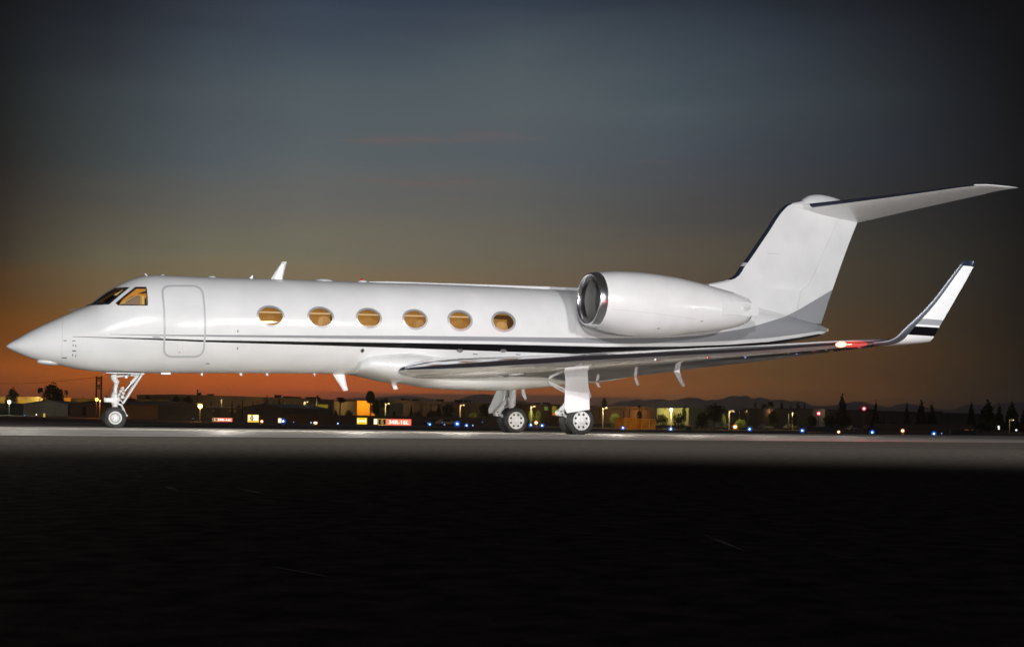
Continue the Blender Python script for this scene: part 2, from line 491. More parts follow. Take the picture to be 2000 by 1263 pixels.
def livery():
    m = mat('white_paint_with_side_stripes', WHITE, .24, coat=.2, spec=.3)
    t = m.node_tree; b = t.nodes['Principled BSDF']
    g = t.nodes.new('ShaderNodeTexCoord'); s = t.nodes.new('ShaderNodeSeparateXYZ')
    t.links.new(g.outputs['Object'], s.inputs[0])
    def cv(px): return curve_node(t, s.outputs[0], sorted(on_hull(*p) for p in px), -3, 22.5, 1, 5)
    x0, x1, z0, z1 = -3, 22.5, 1, 5
    GU = [(215,652.4),(318,653.6),(400,653.8),(600,654.8),(800,655.6),(960,657.5),(1180,660),(1290,659.5),(1370,655),(1461,640)]
    gu = [on_hull(*p) for p in GU]
    gu += [tuple(atY(*p, 0)[[0, 2]]) for p in ((1531,617.5),(1556,605.5),(1626,565.5),(1640,557))]
    gu = sorted(gu)
    GL = [(215,653.2),(318,655.8),(400,657.2),(600,660),(800,663.2),(960,665.8),(1180,670.8),(1330,669.5),(1430,665),(1500,660),(1560,652.5),(1600,646.5)]
    BU = [(142,657.2),(318,661),(400,664),(600,667),(800,669.6),(960,672),(1180,677),(1330,676.5),(1430,672.5),(1500,667.5),(1560,659),(1600,652)]
    BL = [(142,657.8),(318,664.2),(400,667.8),(600,673.5),(800,680),(960,685.5),(1050,688.5),(1180,693)]
    def go(pts): return curve_node(t, s.outputs[0], pts, x0, x1, z0, z1)
    bl = sorted(on_hull(*p) for p in BL)
    bl += [(bl[-1][0] + 1.2, 1.75), (bl[-1][0] + 3, 1.2), (22.4, 1.0)]
    Z = s.outputs[2]
    def lt(a, b_):
        n = t.nodes.new('ShaderNodeMath'); n.operation = 'LESS_THAN'
        t.links.new(a, n.inputs[0]); t.links.new(b_, n.inputs[1]); return n.outputs[0]
    def mul(a, b_):
        n = t.nodes.new('ShaderNodeMath'); n.operation = 'MULTIPLY'
        t.links.new(a, n.inputs[0])
        if isinstance(b_, float): n.inputs[1].default_value = b_
        else: t.links.new(b_, n.inputs[1])
        return n.outputs[0]
    gl_ = sorted(on_hull(*p) for p in GL); bu_ = sorted(on_hull(*p) for p in BU)
    grey = mul(lt(Z, go(gu)), lt(go(gl_), Z))
    blk = mul(lt(Z, go(bu_)), lt(go(bl), Z))
    # stripes start at their forward points
    def gtx(x):
        n = t.nodes.new('ShaderNodeMath'); n.operation = 'GREATER_THAN'
        t.links.new(s.outputs[0], n.inputs[0]); n.inputs[1].default_value = x; return n.outputs[0]
    grey = mul(grey, gtx(gl_[0][0])); blk = mul(blk, gtx(bu_[0][0]))
    n = t.nodes.new('ShaderNodeTexNoise'); n.inputs['Scale'].default_value = 1.3; n.inputs['Detail'].default_value = 5
    t.links.new(g.outputs['Object'], n.inputs['Vector'])
    rr = t.nodes.new('ShaderNodeValToRGB')
    rr.color_ramp.elements[0].color = (.74, .74, .735, 1); rr.color_ramp.elements[0].position = .3
    rr.color_ramp.elements[1].color = (.82, .82, .81, 1); rr.color_ramp.elements[1].position = .7
    t.links.new(n.outputs['Fac'], rr.inputs[0])
    a = t.nodes.new('ShaderNodeMix'); a.data_type = 'RGBA'
    t.links.new(grey, a.inputs['Factor']); t.links.new(rr.outputs[0], a.inputs['A']); a.inputs['B'].default_value = (*GREY, 1)
    c = t.nodes.new('ShaderNodeMix'); c.data_type = 'RGBA'
    t.links.new(blk, c.inputs['Factor']); t.links.new(a.outputs['Result'], c.inputs['A']); c.inputs['B'].default_value = (*BLACK, 1)
    t.links.new(c.outputs['Result'], b.inputs['Base Color'])
    return m
M_LIV = livery()
M_WHITE = noise_mat('white_paint', (.76, .76, .75), (.82, .82, .81), 1.5, .28)
M_WHITE.node_tree.nodes['Principled BSDF'].inputs['Coat Weight'].default_value = .5
M_GREYP = mat('grey_paint', (.36, .37, .39), .35, coat=.4)
M_SEAM = mat('panel_seam', (.30, .31, .32), .5)
M_UNDER = noise_mat('gloss_wing_paint', (.54, .52, .49), (.62, .60, .57), 1.2, .10)
M_UNDER.node_tree.nodes['Principled BSDF'].inputs['Coat Weight'].default_value = 1
M_CHROME = mat('polished_metal', (.84, .85, .88), .13, metal=1)
M_LIP = mat('brushed_intake_metal', (.86, .87, .89), .20, metal=1)
M_BOOT = mat('dark_leading_edge', (.035, .045, .075), .2, metal=.6)
M_TYRE = noise_mat('tyre_rubber', (.018, .018, .018), (.045, .042, .038), 9, .8)
M_GEAR = noise_mat('gear_enamel', (.62, .62, .60), (.74, .74, .72), 9, .4)
M_DARK = mat('dark_metal', (.02, .02, .022), .5)
M_STEEL = mat('bare_steel', (.45, .44, .43), .35, metal=.8)
M_FRAME = mat('window_surround', (.46, .46, .46), .3, metal=.4)
M_DKFRAME = mat('windscreen_frame', (.012, .016, .022), .35)
M_GLASS = glass_mat('cabin_glass', (.80, .76, .68))
M_WGLASS = glass_mat('windscreen_glass', (.62, .74, .78))
M_CABIN = mat('cabin_lining', (.35, .22, .08), .7, emis=lin((140, 104, 52)), estr=.85)  # glow set in lining, seats and partition replaces cabin lamps
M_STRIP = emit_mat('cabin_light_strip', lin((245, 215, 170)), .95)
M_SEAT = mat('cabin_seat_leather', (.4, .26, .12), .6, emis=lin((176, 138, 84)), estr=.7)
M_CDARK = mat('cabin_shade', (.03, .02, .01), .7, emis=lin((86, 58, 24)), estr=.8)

jet = tag(empty('private_jet', (0, 0, 0)), 'white twin engine business jet with grey and black side stripes parked on the floodlit apron', 'jet')

# ---- fuselage skin (two walls, so that the windows are real openings)
def loft(mb, xs, n, off, flip=False):
    vs = []
    for X in xs:
        for k in range(n):
            vs.append(hull_pt(X, 2 * math.pi * k / n, off))
    fs = []
    for i in range(len(xs) - 1):
        for k in range(n):
            k2 = (k + 1) % n
            q = (i * n + k, i * n + k2, (i + 1) * n + k2, (i + 1) * n + k)
            fs.append(q[::-1] if flip else q)
    a = tuple(range(n)); b = tuple((len(xs) - 1) * n + k for k in range(n))
    fs.append(a if flip else a[::-1]); fs.append(b[::-1] if flip else b)
    mb.add(vs, fs)
NP = 72
xs = [XN + .25 * (i / 14) ** 2 for i in range(15)][1:]
xs = [XN + 1e-4 + .0008] + xs + list(np.linspace(XN + .30, 3.4, 62)) + list(np.linspace(3.6, 12, 44)) + list(np.linspace(12.2, XT, 48))
mb = MB()
loft(mb, xs, NP, 0)
xi = list(np.linspace(-1.4, 3.4, 46)) + list(np.linspace(3.6, 13, 50))
loft(mb, xi, NP, -.05, True)
hull_me = bpy.data.meshes.new('fuselage')
hull_me.from_pydata(mb.v, [], mb.f); hull_me.update()
fus = link('fuselage', hull_me, [M_LIV, M_WHITE])

WIN = [(528, 618), (626, 620), (720, 622), (810, 624.2), (898, 626.3), (983, 628.5)]
WC = [on_hull(x + .5, y - .7) for x, y in WIN]
WA, WB = .315, .235
def ell(c, a, b, n=32):
    return [(c[0] + a * math.cos(2 * math.pi * k / n), c[1] + b * math.sin(2 * math.pi * k / n)) for k in range(n)]
SIDEWIN = [on_hull(*p) for p in ((227.5,592),(231,594.6),(259,594.8),(287.3,595),(286.2,578),(284.8,561.6),(265.5,561.6),(246,577))]
WSCREEN_px = [(253.5,560.6),(224.5,562.4),(209,571),(190,584.8),(175,596.4),(194,595.6),(213.5,594.2),(233,577.5)]
WSCREEN = [on_hull(*p) for p in WSCREEN_px]
cut = MB()
for c in WC:
    for a, b in ((-1.6, -.6), (.6, 1.6)):
        cut.prism(ell(c, WA, WB), a, b)
for poly in (SIDEWIN, WSCREEN):
    for a, b in ((-1.6, -.05), (.05, 1.6)):
        cut.prism(poly, a, b)
cm = cut.mesh('cutter')
co = link('cutter', cm)
mod = fus.modifiers.new('cut', 'BOOLEAN'); mod.object = co; mod.operation = 'DIFFERENCE'; mod.solver = 'EXACT'
dg = bpy.context.evaluated_depsgraph_get()
nm = bpy.data.meshes.new_from_object(fus.evaluated_get(dg))
fus.modifiers.clear(); fus.data = nm
nm.materials.clear(); nm.materials.append(M_LIV)
bpy.data.objects.remove(co)
nm.polygons.foreach_set('material_index', [0] * len(nm.polygons))
def hull_normals(me):
    for p in me.polygons: p.use_smooth = True
    cn = []
    for p in me.polygons:
        fn = p.normal
        for li in p.loop_indices:
            v = me.vertices[me.loops[li].vertex_index].co
            if v.x < XN + .02: cn.append(fn[:]); continue
            n = hull_n(v.x, v.y, v.z)
            if n.dot(fn) < 0: n = -n
            cn.append((n if n.dot(fn) > .9 else fn)[:])
    me.normals_split_custom_set(cn)
hull_normals(nm)
fus.parent = jet

# patches that follow the skin
def patch_pts(poly, off, side, rings=5):
    cx = sum(p[0] for p in poly) / len(poly); cz = sum(p[1] for p in poly) / len(poly)
    n = len(poly)
    vs = [hull_y(cx, cz, off, side)]
    for r in range(1, rings + 1):
        k = r / rings
        vs += [hull_y(cx + (p[0] - cx) * k, cz + (p[1] - cz) * k, off, side) for p in poly]
    fs = [(0, 1 + i, 1 + (i + 1) % n) for i in range(n)]
    for r in range(rings - 1):
        a, b = 1 + r * n, 1 + (r + 1) * n
        fs += [(a + i, b + i, b + (i + 1) % n, a + (i + 1) % n) for i in range(n)]
    return vs, fs
def dense(poly, step=.08):
    out = []
    for i, p in enumerate(poly):
        q = poly[(i + 1) % len(poly)]
        m_ = max(1, int(math.hypot(q[0] - p[0], q[1] - p[1]) / step))
        out += [(p[0] + (q[0] - p[0]) * j / m_, p[1] + (q[1] - p[1]) * j / m_) for j in range(m_)]
    return out
def patch(name, poly, m, parent, off=.003, sides=(-1,), rings=4):
    poly = dense(poly)
    o = None
    for s in sides:
        b = MB(); b.add(*patch_pts(poly, off, s, rings))
        o = b.build(name, m, parent, 60)
        try: hull_normals(o.data)
        except Exception: pass
    return o
def ring(name, poly, width, m, parent, off0=.003, off1=None, sides=(-1,), depth=.0):
    """raised band outside (positive width) or inside of the outline"""
    poly = dense(poly, .05)
    cx = sum(p[0] for p in poly) / len(poly); cz = sum(p[1] for p in poly) / len(poly)
    n = len(poly)
    outp = []
    for i, p in enumerate(poly):
        a = poly[i - 1]; b = poly[(i + 1) % n]
        t = Vector((b[0] - a[0], b[1] - a[1])).normalized()
        nn = Vector((t.y, -t.x))
        if nn.dot(Vector((p[0] - cx, p[1] - cz))) < 0: nn = -nn
        outp.append((p[0] + nn.x * width, p[1] + nn.y * width))
    o = None
    for s in sides:
        b = MB()
        A = [hull_y(*p, off0, s) for p in poly]; B = [hull_y(*p, off1 if off1 is not None else off0, s) for p in outp]
        C = [hull_y(*p, off0 - depth, s) for p in poly]
        vs = A + B + (C if depth else [])
        fs = [(i, n + i, n + (i + 1) % n, (i + 1) % n) for i in range(n)]
        if depth: fs += [(2 * n + i, i, (i + 1) % n, 2 * n + (i + 1) % n) for i in range(n)]
        b.add(vs, fs)
        o = b.build(name, m, parent, 40)
    return o

for i, c in enumerate(WC):
    for s in (-1, 1):
        fr = ring('window_frame', ell(c, WA - .012, WB - .012, 40), .05 if i < 4 else .062, M_FRAME, jet, .004, .002, (s,), .045)
        patch('pane', ell(c, WA, WB, 28), M_GLASS, fr, -.022, (s,), 3)
for s in (-1, 1):
    fr = ring('side_window_frame', SIDEWIN, .022, M_DKFRAME, jet, .003, .002, (s,), .04)
    patch('pane', SIDEWIN, M_WGLASS, fr, -.02, (s,), 3)
    fr = ring('windscreen_frame', WSCREEN, -.045, M_DKFRAME, jet, .003, .003, (s,), .02)
    patch('pane', WSCREEN, M_WGLASS, fr, -.015, (s,), 4)
    # rivets round the windscreen
    rv = MB()
    dp = dense(WSCREEN, .07)
    cxw = sum(p[0] for p in dp) / len(dp); czw = sum(p[1] for p in dp) / len(dp)
    for p in dp:
        q = (p[0] + (cxw - p[0]) * .06, p[1] + (czw - p[1]) * .06)
        rv.sphere(hull_y(*q, .003, s), .008, 6, 4)
    bmj = bmesh.new(); bmj.from_mesh(fr.data)
    for f_ in bmj.faces: f_.material_index = 0
    n0 = len(bmj.faces); rme = rv.mesh('rv'); bmj.from_mesh(rme); bmj.faces.ensure_lookup_table()
    for f_ in bmj.faces[n0:]: f_.material_index = 1
    bmj.to_mesh(fr.data); bmj.free(); fr.data.materials.append(M_STEEL)
# wiper and probes on the nose
w = MB(); w.tube([hull_y(*on_hull(170, 598), .02), hull_y(*on_hull(186, 594), .03), hull_y(*on_hull(206, 590.5), .02)], .011, 6)
w.build('windscreen_wiper', M_DARK, jet)
w = MB()
for px, py, dx in ((146, 605, -.16), (152, 603.5, -.12), (160, 601.5, -.08)):
    p = atY(px, py, -.02)
    w.tube([p + np.array([.05, 0, -.05]), p + np.array([0, 0, .01]), p + np.array([dx, 0, .0])], .013, 6)
w.build('nose_probes', M_STEEL, jet)

# ---- cabin interior seen through the windows
ci = MB()
z0 = WC[0][1] - .62; z1 = WC[0][1] + .42
x0, x1 = 2.6, 12.2
sl = (WC[5][1] - WC[0][1]) / (WC[5][0] - WC[0][0])
def zz(x, z): return z + sl * (x - WC[0][0])
ci.add([(x0, -.25, zz(x0, z0)), (x1, -.25, zz(x1, z0)), (x1, -.25, zz(x1, z1)), (x0, -.25, zz(x0, z1)),
        (x0, -.98, zz(x0, z1 + .0)), (x1, -.98, zz(x1, z1)), (x0, -.98, zz(x0, z0)), (x1, -.98, zz(x1, z0))],
       [(0, 1, 2, 3), (3, 2, 5, 4), (0, 6, 7, 1)])
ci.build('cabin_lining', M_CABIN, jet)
st = MB()
for i, c in enumerate(WC):
    st.box((c[0] + .2, -.36, zz(c[0], WC[0][1] + .165)), (.95, .06, .03), ry=-sl)
    if i == 2: st.box((c[0] + .2, -.40, zz(c[0], WC[0][1] - .13)), (.95, .06, .025), ry=-sl)
st.build('ceiling_strip_light', M_STRIP, jet)
def seat(x, zc, w_, h_):
    b = MB()
    prof = [(-.5, 0), (-.5, .62), (-.42, .84), (-.25, .96), (.05, 1), (.3, .94), (.45, .8), (.5, .6), (.5, 0)]
    b.prism([(x + p[0] * w_, zc + p[1] * h_) for p in prof], -.70, -.50)
    b.prism([(x + .2 * w_ + p[0] * w_ * .6, zc + p[1] * h_ * .45) for p in prof], -.78, -.705)
    return b.build('cabin_seat', M_SEAT, jet, 40)
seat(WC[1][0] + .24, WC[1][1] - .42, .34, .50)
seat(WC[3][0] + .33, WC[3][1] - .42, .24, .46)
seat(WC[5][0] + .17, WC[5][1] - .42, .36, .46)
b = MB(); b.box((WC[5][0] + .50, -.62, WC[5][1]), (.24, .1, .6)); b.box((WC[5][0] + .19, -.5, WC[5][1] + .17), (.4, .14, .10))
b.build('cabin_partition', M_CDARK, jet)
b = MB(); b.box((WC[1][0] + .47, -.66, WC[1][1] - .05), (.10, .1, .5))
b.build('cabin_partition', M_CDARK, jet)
# cockpit: lining, seat, reveal and panel glow in place of lamps
ck = MB()
P = lambda px, py, Y: atY(px, py, Y)
def quadpx(mb_, pts, Y, th=.03, mi=0):
    q = [P(px, py, Y) for px, py in pts]
    def lim(x, z):
        c, hh, w = hull(x); m_ = math.sqrt(max(0, 1 - (min(abs(Y), w * .98) / w) ** 2)) * hh - .075
        return (x, max(c - m_, min(c + m_, z)))
    mb_.prism([lim(*p) for p in dense([(p[0], p[2]) for p in q], .05)], Y, Y + th, mi)
quadpx(ck, [(229, 600), (310, 600), (310, 556), (262, 556), (252, 568)], -.62)
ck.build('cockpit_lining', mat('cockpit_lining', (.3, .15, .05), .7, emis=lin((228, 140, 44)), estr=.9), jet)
ck = MB()
quadpx(ck, [(232, 597), (241, 590), (257.5, 577.5), (274, 577.5), (274, 597)], -.72)
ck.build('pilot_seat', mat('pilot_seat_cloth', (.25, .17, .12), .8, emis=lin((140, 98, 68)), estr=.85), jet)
ck = MB()
quadpx(ck, [(229, 594.5), (231, 590), (267, 561), (271, 561), (269, 568), (243, 592)], -.78)
quadpx(ck, [(278.5, 597), (277.5, 578), (281.5, 578), (282, 597)], -.74)
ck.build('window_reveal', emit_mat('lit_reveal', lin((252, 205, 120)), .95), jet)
ck = MB()
quadpx(ck, [(268.5, 572), (268.5, 564), (290, 564), (290, 572), (279, 573.5)], -.75)
quadpx(ck, [(282.5, 597), (283, 582), (290, 582), (290, 597)], -.76)
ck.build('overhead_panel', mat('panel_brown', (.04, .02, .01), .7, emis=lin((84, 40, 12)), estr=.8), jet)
ck = MB()
quadpx(ck, [(168, 602), (228, 602), (236, 590), (226, 582), (221, 573), (226, 566), (205, 566)], -.40)
quadpx(ck, [(196, 600), (232, 600), (232, 588), (222, 586), (200, 594)], -.36)
ck.build('instrument_glareshield', mat('glareshield', (.015, .02, .025), .7), jet)
ck = MB()
quadpx(ck, [(222, 572), (238, 566), (249, 563), (246, 570), (236, 578), (229, 582), (230, 577), (224, 576)], -.435)
ck.build('reflection_patch', emit_mat('reflection_glow', lin((236, 190, 120)), .9), jet)  # glowing slab put in for the bright reflection in the windscreen

# ---- doors, seams and small fittings on the skin
def rrect(c, r=.16, k=5):
    """c: four (X,Z) corners TL TR BR BL -> rounded outline"""
    out = []
    n = 4
    for i in range(4):
        p = Vector(c[i]); a = Vector(c[i - 1]); b = Vector(c[(i + 1) % 4])
        da = (a - p).normalized(); db = (b - p).normalized()
        A = p + da * r; B = p + db * r
        for j in range(k + 1):
            t = j / k
            q = A * (1 - t) ** 2 + p * 2 * t * (1 - t) + B * t ** 2
            out.append((q.x, q.y))
    return out
DC = [on_hull(317, 560), on_hull(391.5, 560), on_hull(394.5, 694.5), on_hull(320.5, 694.5)]
door = patch('cabin_door', rrect(DC, .2), M_LIV, jet, .002, (-1,), 8)
ring('door_surround', rrect(DC, .2), .045, mat('door_surround_grey', (.47, .48, .49), .4), door, .0045, .0045)
hc = [on_hull(346, 668), on_hull(356.5, 668), on_hull(357, 690), on_hull(346, 690)]
ring('hatch_seam', rrect(hc, .02), .006, mat('hatch_seam_grey', (.6, .6, .6), .5), door, .004)
patch('handle', ell(on_hull(350.5, 687.5), .014, .014, 8), mat('red_mark', (.45, .05, .04), .5), door, .005)
def mark(name, px, py, w_, h_, m_, rot=0, off=.004, n=12, rect=False):
    c = on_hull(px, py)
    pl = ell((0, 0), w_ / 2, h_ / 2, n) if not rect else [(-w_/2, -h_/2), (w_/2, -h_/2), (w_/2, h_/2), (-w_/2, h_/2)]
    pl = [(c[0] + x * math.cos(rot) - z * math.sin(rot), c[1] + x * math.sin(rot) + z * math.cos(rot)) for x, z in pl]
    return patch(name, pl, m_, jet, off, (-1,), 1)
M_MARK = mat('stencil_grey', (.16, .16, .17), .5)
M_SEAML = mat('fine_seam', (.56, .56, .56), .5)
for px, py in ((464.5, 646.5), (464, 680)): mark('static_port', px, py, .03, .07, M_MARK)
mark('drain_mark', 405.5, 709.5, .09, .02, M_MARK, rect=True)
mark('round_vent', 708, 684.5, .11, .11, M_STEEL, n=16); mark('vent_grille', 708, 684.5, .07, .07, M_DARK, off=.007)
mark('oblong_vent', 770.5, 699, .10, .19, M_STEEL, rot=-.6, n=16); mark('vent_grille', 770.5, 699, .05, .12, M_MARK, rot=-.6, off=.007)
for px, py in ((898, 684.7), (983, 684.7)): mark('service_light', px, py, .19, .09, M_STEEL, n=16)
for px, py in ((928, 691.2), (1012, 692)): mark('step_mark', px, py, .13, .022, M_MARK, rect=True)
for px, py, w_, h_ in ((127, 665, .07, .02), (144, 665.5, .07, .02), (143, 674, .02, .05), (148, 675, .02, .05), (145, 685, .08, .03), (142, 693, .02, .05), (148, 694.5, .02, .05), (126, 698.5, .10, .025)):
    mark('stencil', px, py, w_, h_, M_MARK, rect=True)
mark('probe_plate', 306, 658.2, .22, .035, M_STEEL)
# radome joint
def seamline(name, px, width, m_, parent, off=.003):
    pts = [on_hull(*p) for p in px]
    q = []
    for i in range(len(pts) - 1):
        for j in range(6):
            t = j / 6; q.append((pts[i][0] + (pts[i+1][0] - pts[i][0]) * t, pts[i][1] + (pts[i+1][1] - pts[i][1]) * t))
    q.append(pts[-1])
    b = MB(); vs = []
    for i, p in enumerate(q):
        a = q[max(i-1, 0)]; c = q[min(i+1, len(q)-1)]
        t = Vector((c[0]-a[0], c[1]-a[1])).normalized(); nn = (t.y * width / 2, -t.x * width / 2)
        vs += [hull_y(p[0] + nn[0], p[1] + nn[1], off), hull_y(p[0] - nn[0], p[1] - nn[1], off)]
    b.add(vs, [(2*i, 2*i+1, 2*i+3, 2*i+2) for i in range(len(q)-1)])
    return b.build(name, m_, parent)
seamline('radome_seam', [(123, 622), (122, 640), (121.5, 660), (121, 680), (120, 700), (118.5, 711)], .008, M_SEAML, jet)
seamline('skin_seam', [(1125, 570), (1123, 600), (1123, 640), (1128, 658)], .010, M_SEAML, jet)

def hz(px, py): return atY(px, py, 0)
def blade(name, pts, th, m_, parent, Y=0.0, smooth=None):
    """flat aerial: outline in pixels on the plane Y, thin aerofoil section"""
    q = [atY(px, py, Y) for px, py in pts]
    cx = sum(p[0] for p in q) / len(q); cz = sum(p[2] for p in q) / len(q)
    n = len(q); b = MB()
    vs = [(p[0], Y, p[2]) for p in q]
    vs += [(cx + (p[0]-cx)*.55, Y - th/2, cz + (p[2]-cz)*.75) for p in q] + [(cx + (p[0]-cx)*.55, Y + th/2, cz + (p[2]-cz)*.75) for p in q]
    fs = [(i, (i+1) % n, n+(i+1) % n, n+i) for i in range(n)] + [((i+1) % n, i, 2*n+i, 2*n+(i+1) % n) for i in range(n)]
    fs += [tuple(range(n, 2*n)), tuple(range(2*n, 3*n))[::-1]]
    b.add(vs, fs)
    return b.build(name, m_, parent, smooth)
blade('blade_antenna', [(528, 546), (537, 532), (550, 512), (553, 510.8), (559.7, 510.8), (551.5, 546), (556, 551), (533, 549)], .06, M_WHITE, jet)
blade('small_antenna', [(485, 544.5), (492, 537.5), (494.5, 537.5), (494, 545)], .03, M_WHITE, jet)
def dome(name, px0, px1, ytop, ybase, w_, m_, parent=None):
    a = hz(px0, ybase); c = hz(px1, ybase); t = hz((px0+px1)/2, ytop)
    b = MB(); b.sphere(((a[0]+c[0])/2, 0, a[2] - .02), 1, 16, 10, sc_=((c[0]-a[0])/2, w_, t[2]-a[2]+.02))
    return b.build(name, m_, parent or jet, 60)
dome('flat_antenna', 404, 424, 538.4, 542, .14, M_WHITE)
dome('satcom_antenna', 611, 655, 544.2, 549.5, .22, M_WHITE)
bc = dome('beacon_base', 697, 719, 546.5, 551.5, .12, M_WHITE)
dome('beacon_lens', 701.5, 711.5, 543.6, 548, .06, mat('red_lens', (.35, .01, .01), .2, emis=(.6, .01, .01), estr=.35), bc)
dome('cap_antenna', 313, 323, 535.6, 538.8, .07, M_WHITE)
b = MB(); p = hz(287, 539.5); b.tube([p + np.array([0, 0, -.02]), p + np.array([.0, 0, .02]), p + np.array([-.05, 0, .06])], .018, 6); b.build('antenna_post', M_WHITE, jet)
# long spine fairing running back to the fin root
b = MB(); vs = []
rid = [(720, 549.8, 551.3), (760, 549.6, 553), (850, 552.2, 557), (960, 555.6, 561), (1060, 559, 566), (1130, 561.3, 569), (1250, 561.5, 574), (1372, 555, 580)]
for px, yt, yb in rid:
    T = hz(px, yt); B_ = fT(T[0]) - .05
    wd = .05 + .05 * (px - 720) / 650
    for y, z in ((-wd, B_), (-wd, T[2] - .02), (-wd * .6, T[2]), (wd * .6, T[2]), (wd, T[2] - .02), (wd, B_)):
        vs.append((T[0], y, z))
nr = len(rid)
fs = [(i*6+k, i*6+(k+1) % 6, (i+1)*6+(k+1) % 6, (i+1)*6+k) for i in range(nr-1) for k in range(6)] + [tuple(range(6)), tuple(range((nr-1)*6, nr*6))]
b.add(vs, fs); b.build('spine_fairing', M_WHITE, jet, 40)
# belly aerials
for x0_, x1_ in ((390, 396), (466, 473), (517, 523.5), (610, 615.5)):
    blade('belly_antenna', [(x0_, 727), (x0_ + 1.5, 731), (x0_ + 4, 734), (x1_ + .5, 733.5), (x1_, 727)], .04, M_WHITE, jet)
blade('belly_blade_antenna', [(648.5, 728), (662, 726), (673.5, 728), (675, 742), (679.7, 762), (671.5, 763.2), (660, 746)], .06, M_WHITE, jet)
blade('belly_hook_antenna', [(762, 742), (772, 741), (777.5, 743), (774.5, 747), (775, 754), (778, 760), (769, 760.5), (766, 752)], .05, M_WHITE, jet)
b = MB(); a = hz(313, 728.5); c = hz(332, 728.5); b.box(((a[0]+c[0])/2, 0, a[2] - .01), (c[0]-a[0], .2, .04)); b.build('belly_plate', M_WHITE, jet)
# chin fairing under the radome
a = hz(65, 700); c = hz(115, 712)
b = MB(); b.sphere(((a[0]+c[0])/2 + .1, 0, (a[2]+c[2])/2 - .005), 1, 20, 12, sc_=((c[0]-a[0])/2 + .03, .22, .085)); o = b.build('chin_fairing', M_WHITE, jet, 80)

# ---- belly fairing round the wing root
fb = pchip(*zip(*[tuple(hz(px, py)[[0, 2]]) for px, py in ((683,729.5),(697,732),(736,741),(759,746),(799,750),(836,756.5),(887,760.5),(937,762),(988,762),(1011,760),(1051,757),(1104,751),(1160,747.5))]
             + [(14.6, 1.75), (15.6, 2.1)]))
b = MB(); vs = []; NF = 40
fx = list(np.linspace(hz(683, 729.5)[0], 15.6, 46))
for X in fx:
    k = (X - fx[0]) / (fx[-1] - fx[0])
    env = min(1, (k / .13)) ** .55 * min(1, (1 - k) / .28) ** .6
    zb = fb(X) - .0
    zt_ = zb + .35 + .50 * env
    zc_ = (zb + zt_) / 2 + .0
    wd = .95 + .37 * env
    for j in range(NF):
        t = 2 * math.pi * j / NF
        cy, sz_ = math.cos(t), math.sin(t)
        e = .72
        vs.append((X, wd * math.copysign(abs(cy) ** e, cy), zc_ + (zt_ - zb) / 2 * math.copysign(abs(sz_) ** .85, sz_)))
fs = [(i*NF+k, i*NF+(k+1) % NF, (i+1)*NF+(k+1) % NF, (i+1)*NF+k) for i in range(len(fx)-1) for k in range(NF)] + [tuple(range(NF)), tuple(range((len(fx)-1)*NF, len(fx)*NF))]
b.add(vs, fs); b.build('wing_root_fairing', M_WHITE, jet, 60)

# ---- wings
LEA, LEB = (6.94, -1.2), (14.06, -11.0)
TEA, TEB = (13.0, -1.2), (15.95, -10.5)
le_px = [(775,722),(912,717.5),(988,713.5),(1074,708.5),(1127,704.5),(1180,701.5),(1270,696.5),(1436,688),(1500,683.5),(1600,676),(1700,669.5)]
te_px = [(1149,747.5),(1199,740.5),(1240,735),(1317,725),(1389,716),(1500,703.5),(1600,690.5),(1700,678),(1800,668.5)]
le_z = sorted([(-p[1], p[2]) for p in (onplan(x, y, LEA, LEB) for x, y in le_px)])
te_z = sorted([(-p[1], p[2]) for p in (onplan(x, y, TEA, TEB) for x, y in te_px)])
fLE = pchip(*zip(*le_z)); fTE = pchip(*zip(*te_z))
def wing_sec(s, Yd):
    """Yd distance from the centreline; returns LE point, TE point, thickness"""
    k = (Yd - 1.2) / 9.8
    lx = LEA[0] + (LEB[0] - LEA[0]) * k
    k2 = (Yd - 1.2) / 9.3
    tx = TEA[0] + (TEB[0] - TEA[0]) * k2
    if Yd > 10.2: tx = tx + (15.45 - tx) * min(1, (Yd - 10.2) / .8)
    return (lx, fLE(Yd)), (tx, fTE(Yd)), (tx - lx) * (.105 - .03 * k)
def foil(u):   # half thickness shape, 1 at max
    return 5 * (.2969 * math.sqrt(u) - .126 * u - .3516 * u * u + .2843 * u ** 3 - .1036 * u ** 4) * 2
def sec_pts(s, Yd, us):
    L, T, th = wing_sec(s, Yd)
    up_, lo_ = [], []
    for u in us:
        x = L[0] + (T[0] - L[0]) * u
        zc_ = L[1] + (T[1] - L[1]) * u + .012 * (T[0] - L[0]) * math.sin(math.pi * u)
        hh = th / 2 * foil(u)
        up_.append((x, s * Yd, zc_ + hh * 1.05)); lo_.append((x, s * Yd, zc_ - hh * .80))
    return up_, lo_
def strip_loft(mb_, rows, mi=0):
    n = len(rows[0]); base = [p for r in rows for p in r]
    fs = [(i*n+k, i*n+k+1, (i+1)*n+k+1, (i+1)*n+k) for i in range(len(rows)-1) for k in range(n-1)]
    mb_.add(base, fs, mi)
ULE = [0, .002, .006, .012, .02, .032, .047]
UBD = [.047, .07, .1, .15, .2, .28, .36, .45, .55, .65, .74]
UFL = [.743, .80, .88, .95, .985]
YS = [.6, 1.0, 1.2] + list(np.linspace(1.5, 10.9, 34)) + [11.05]
M_FLAP = M_UNDER
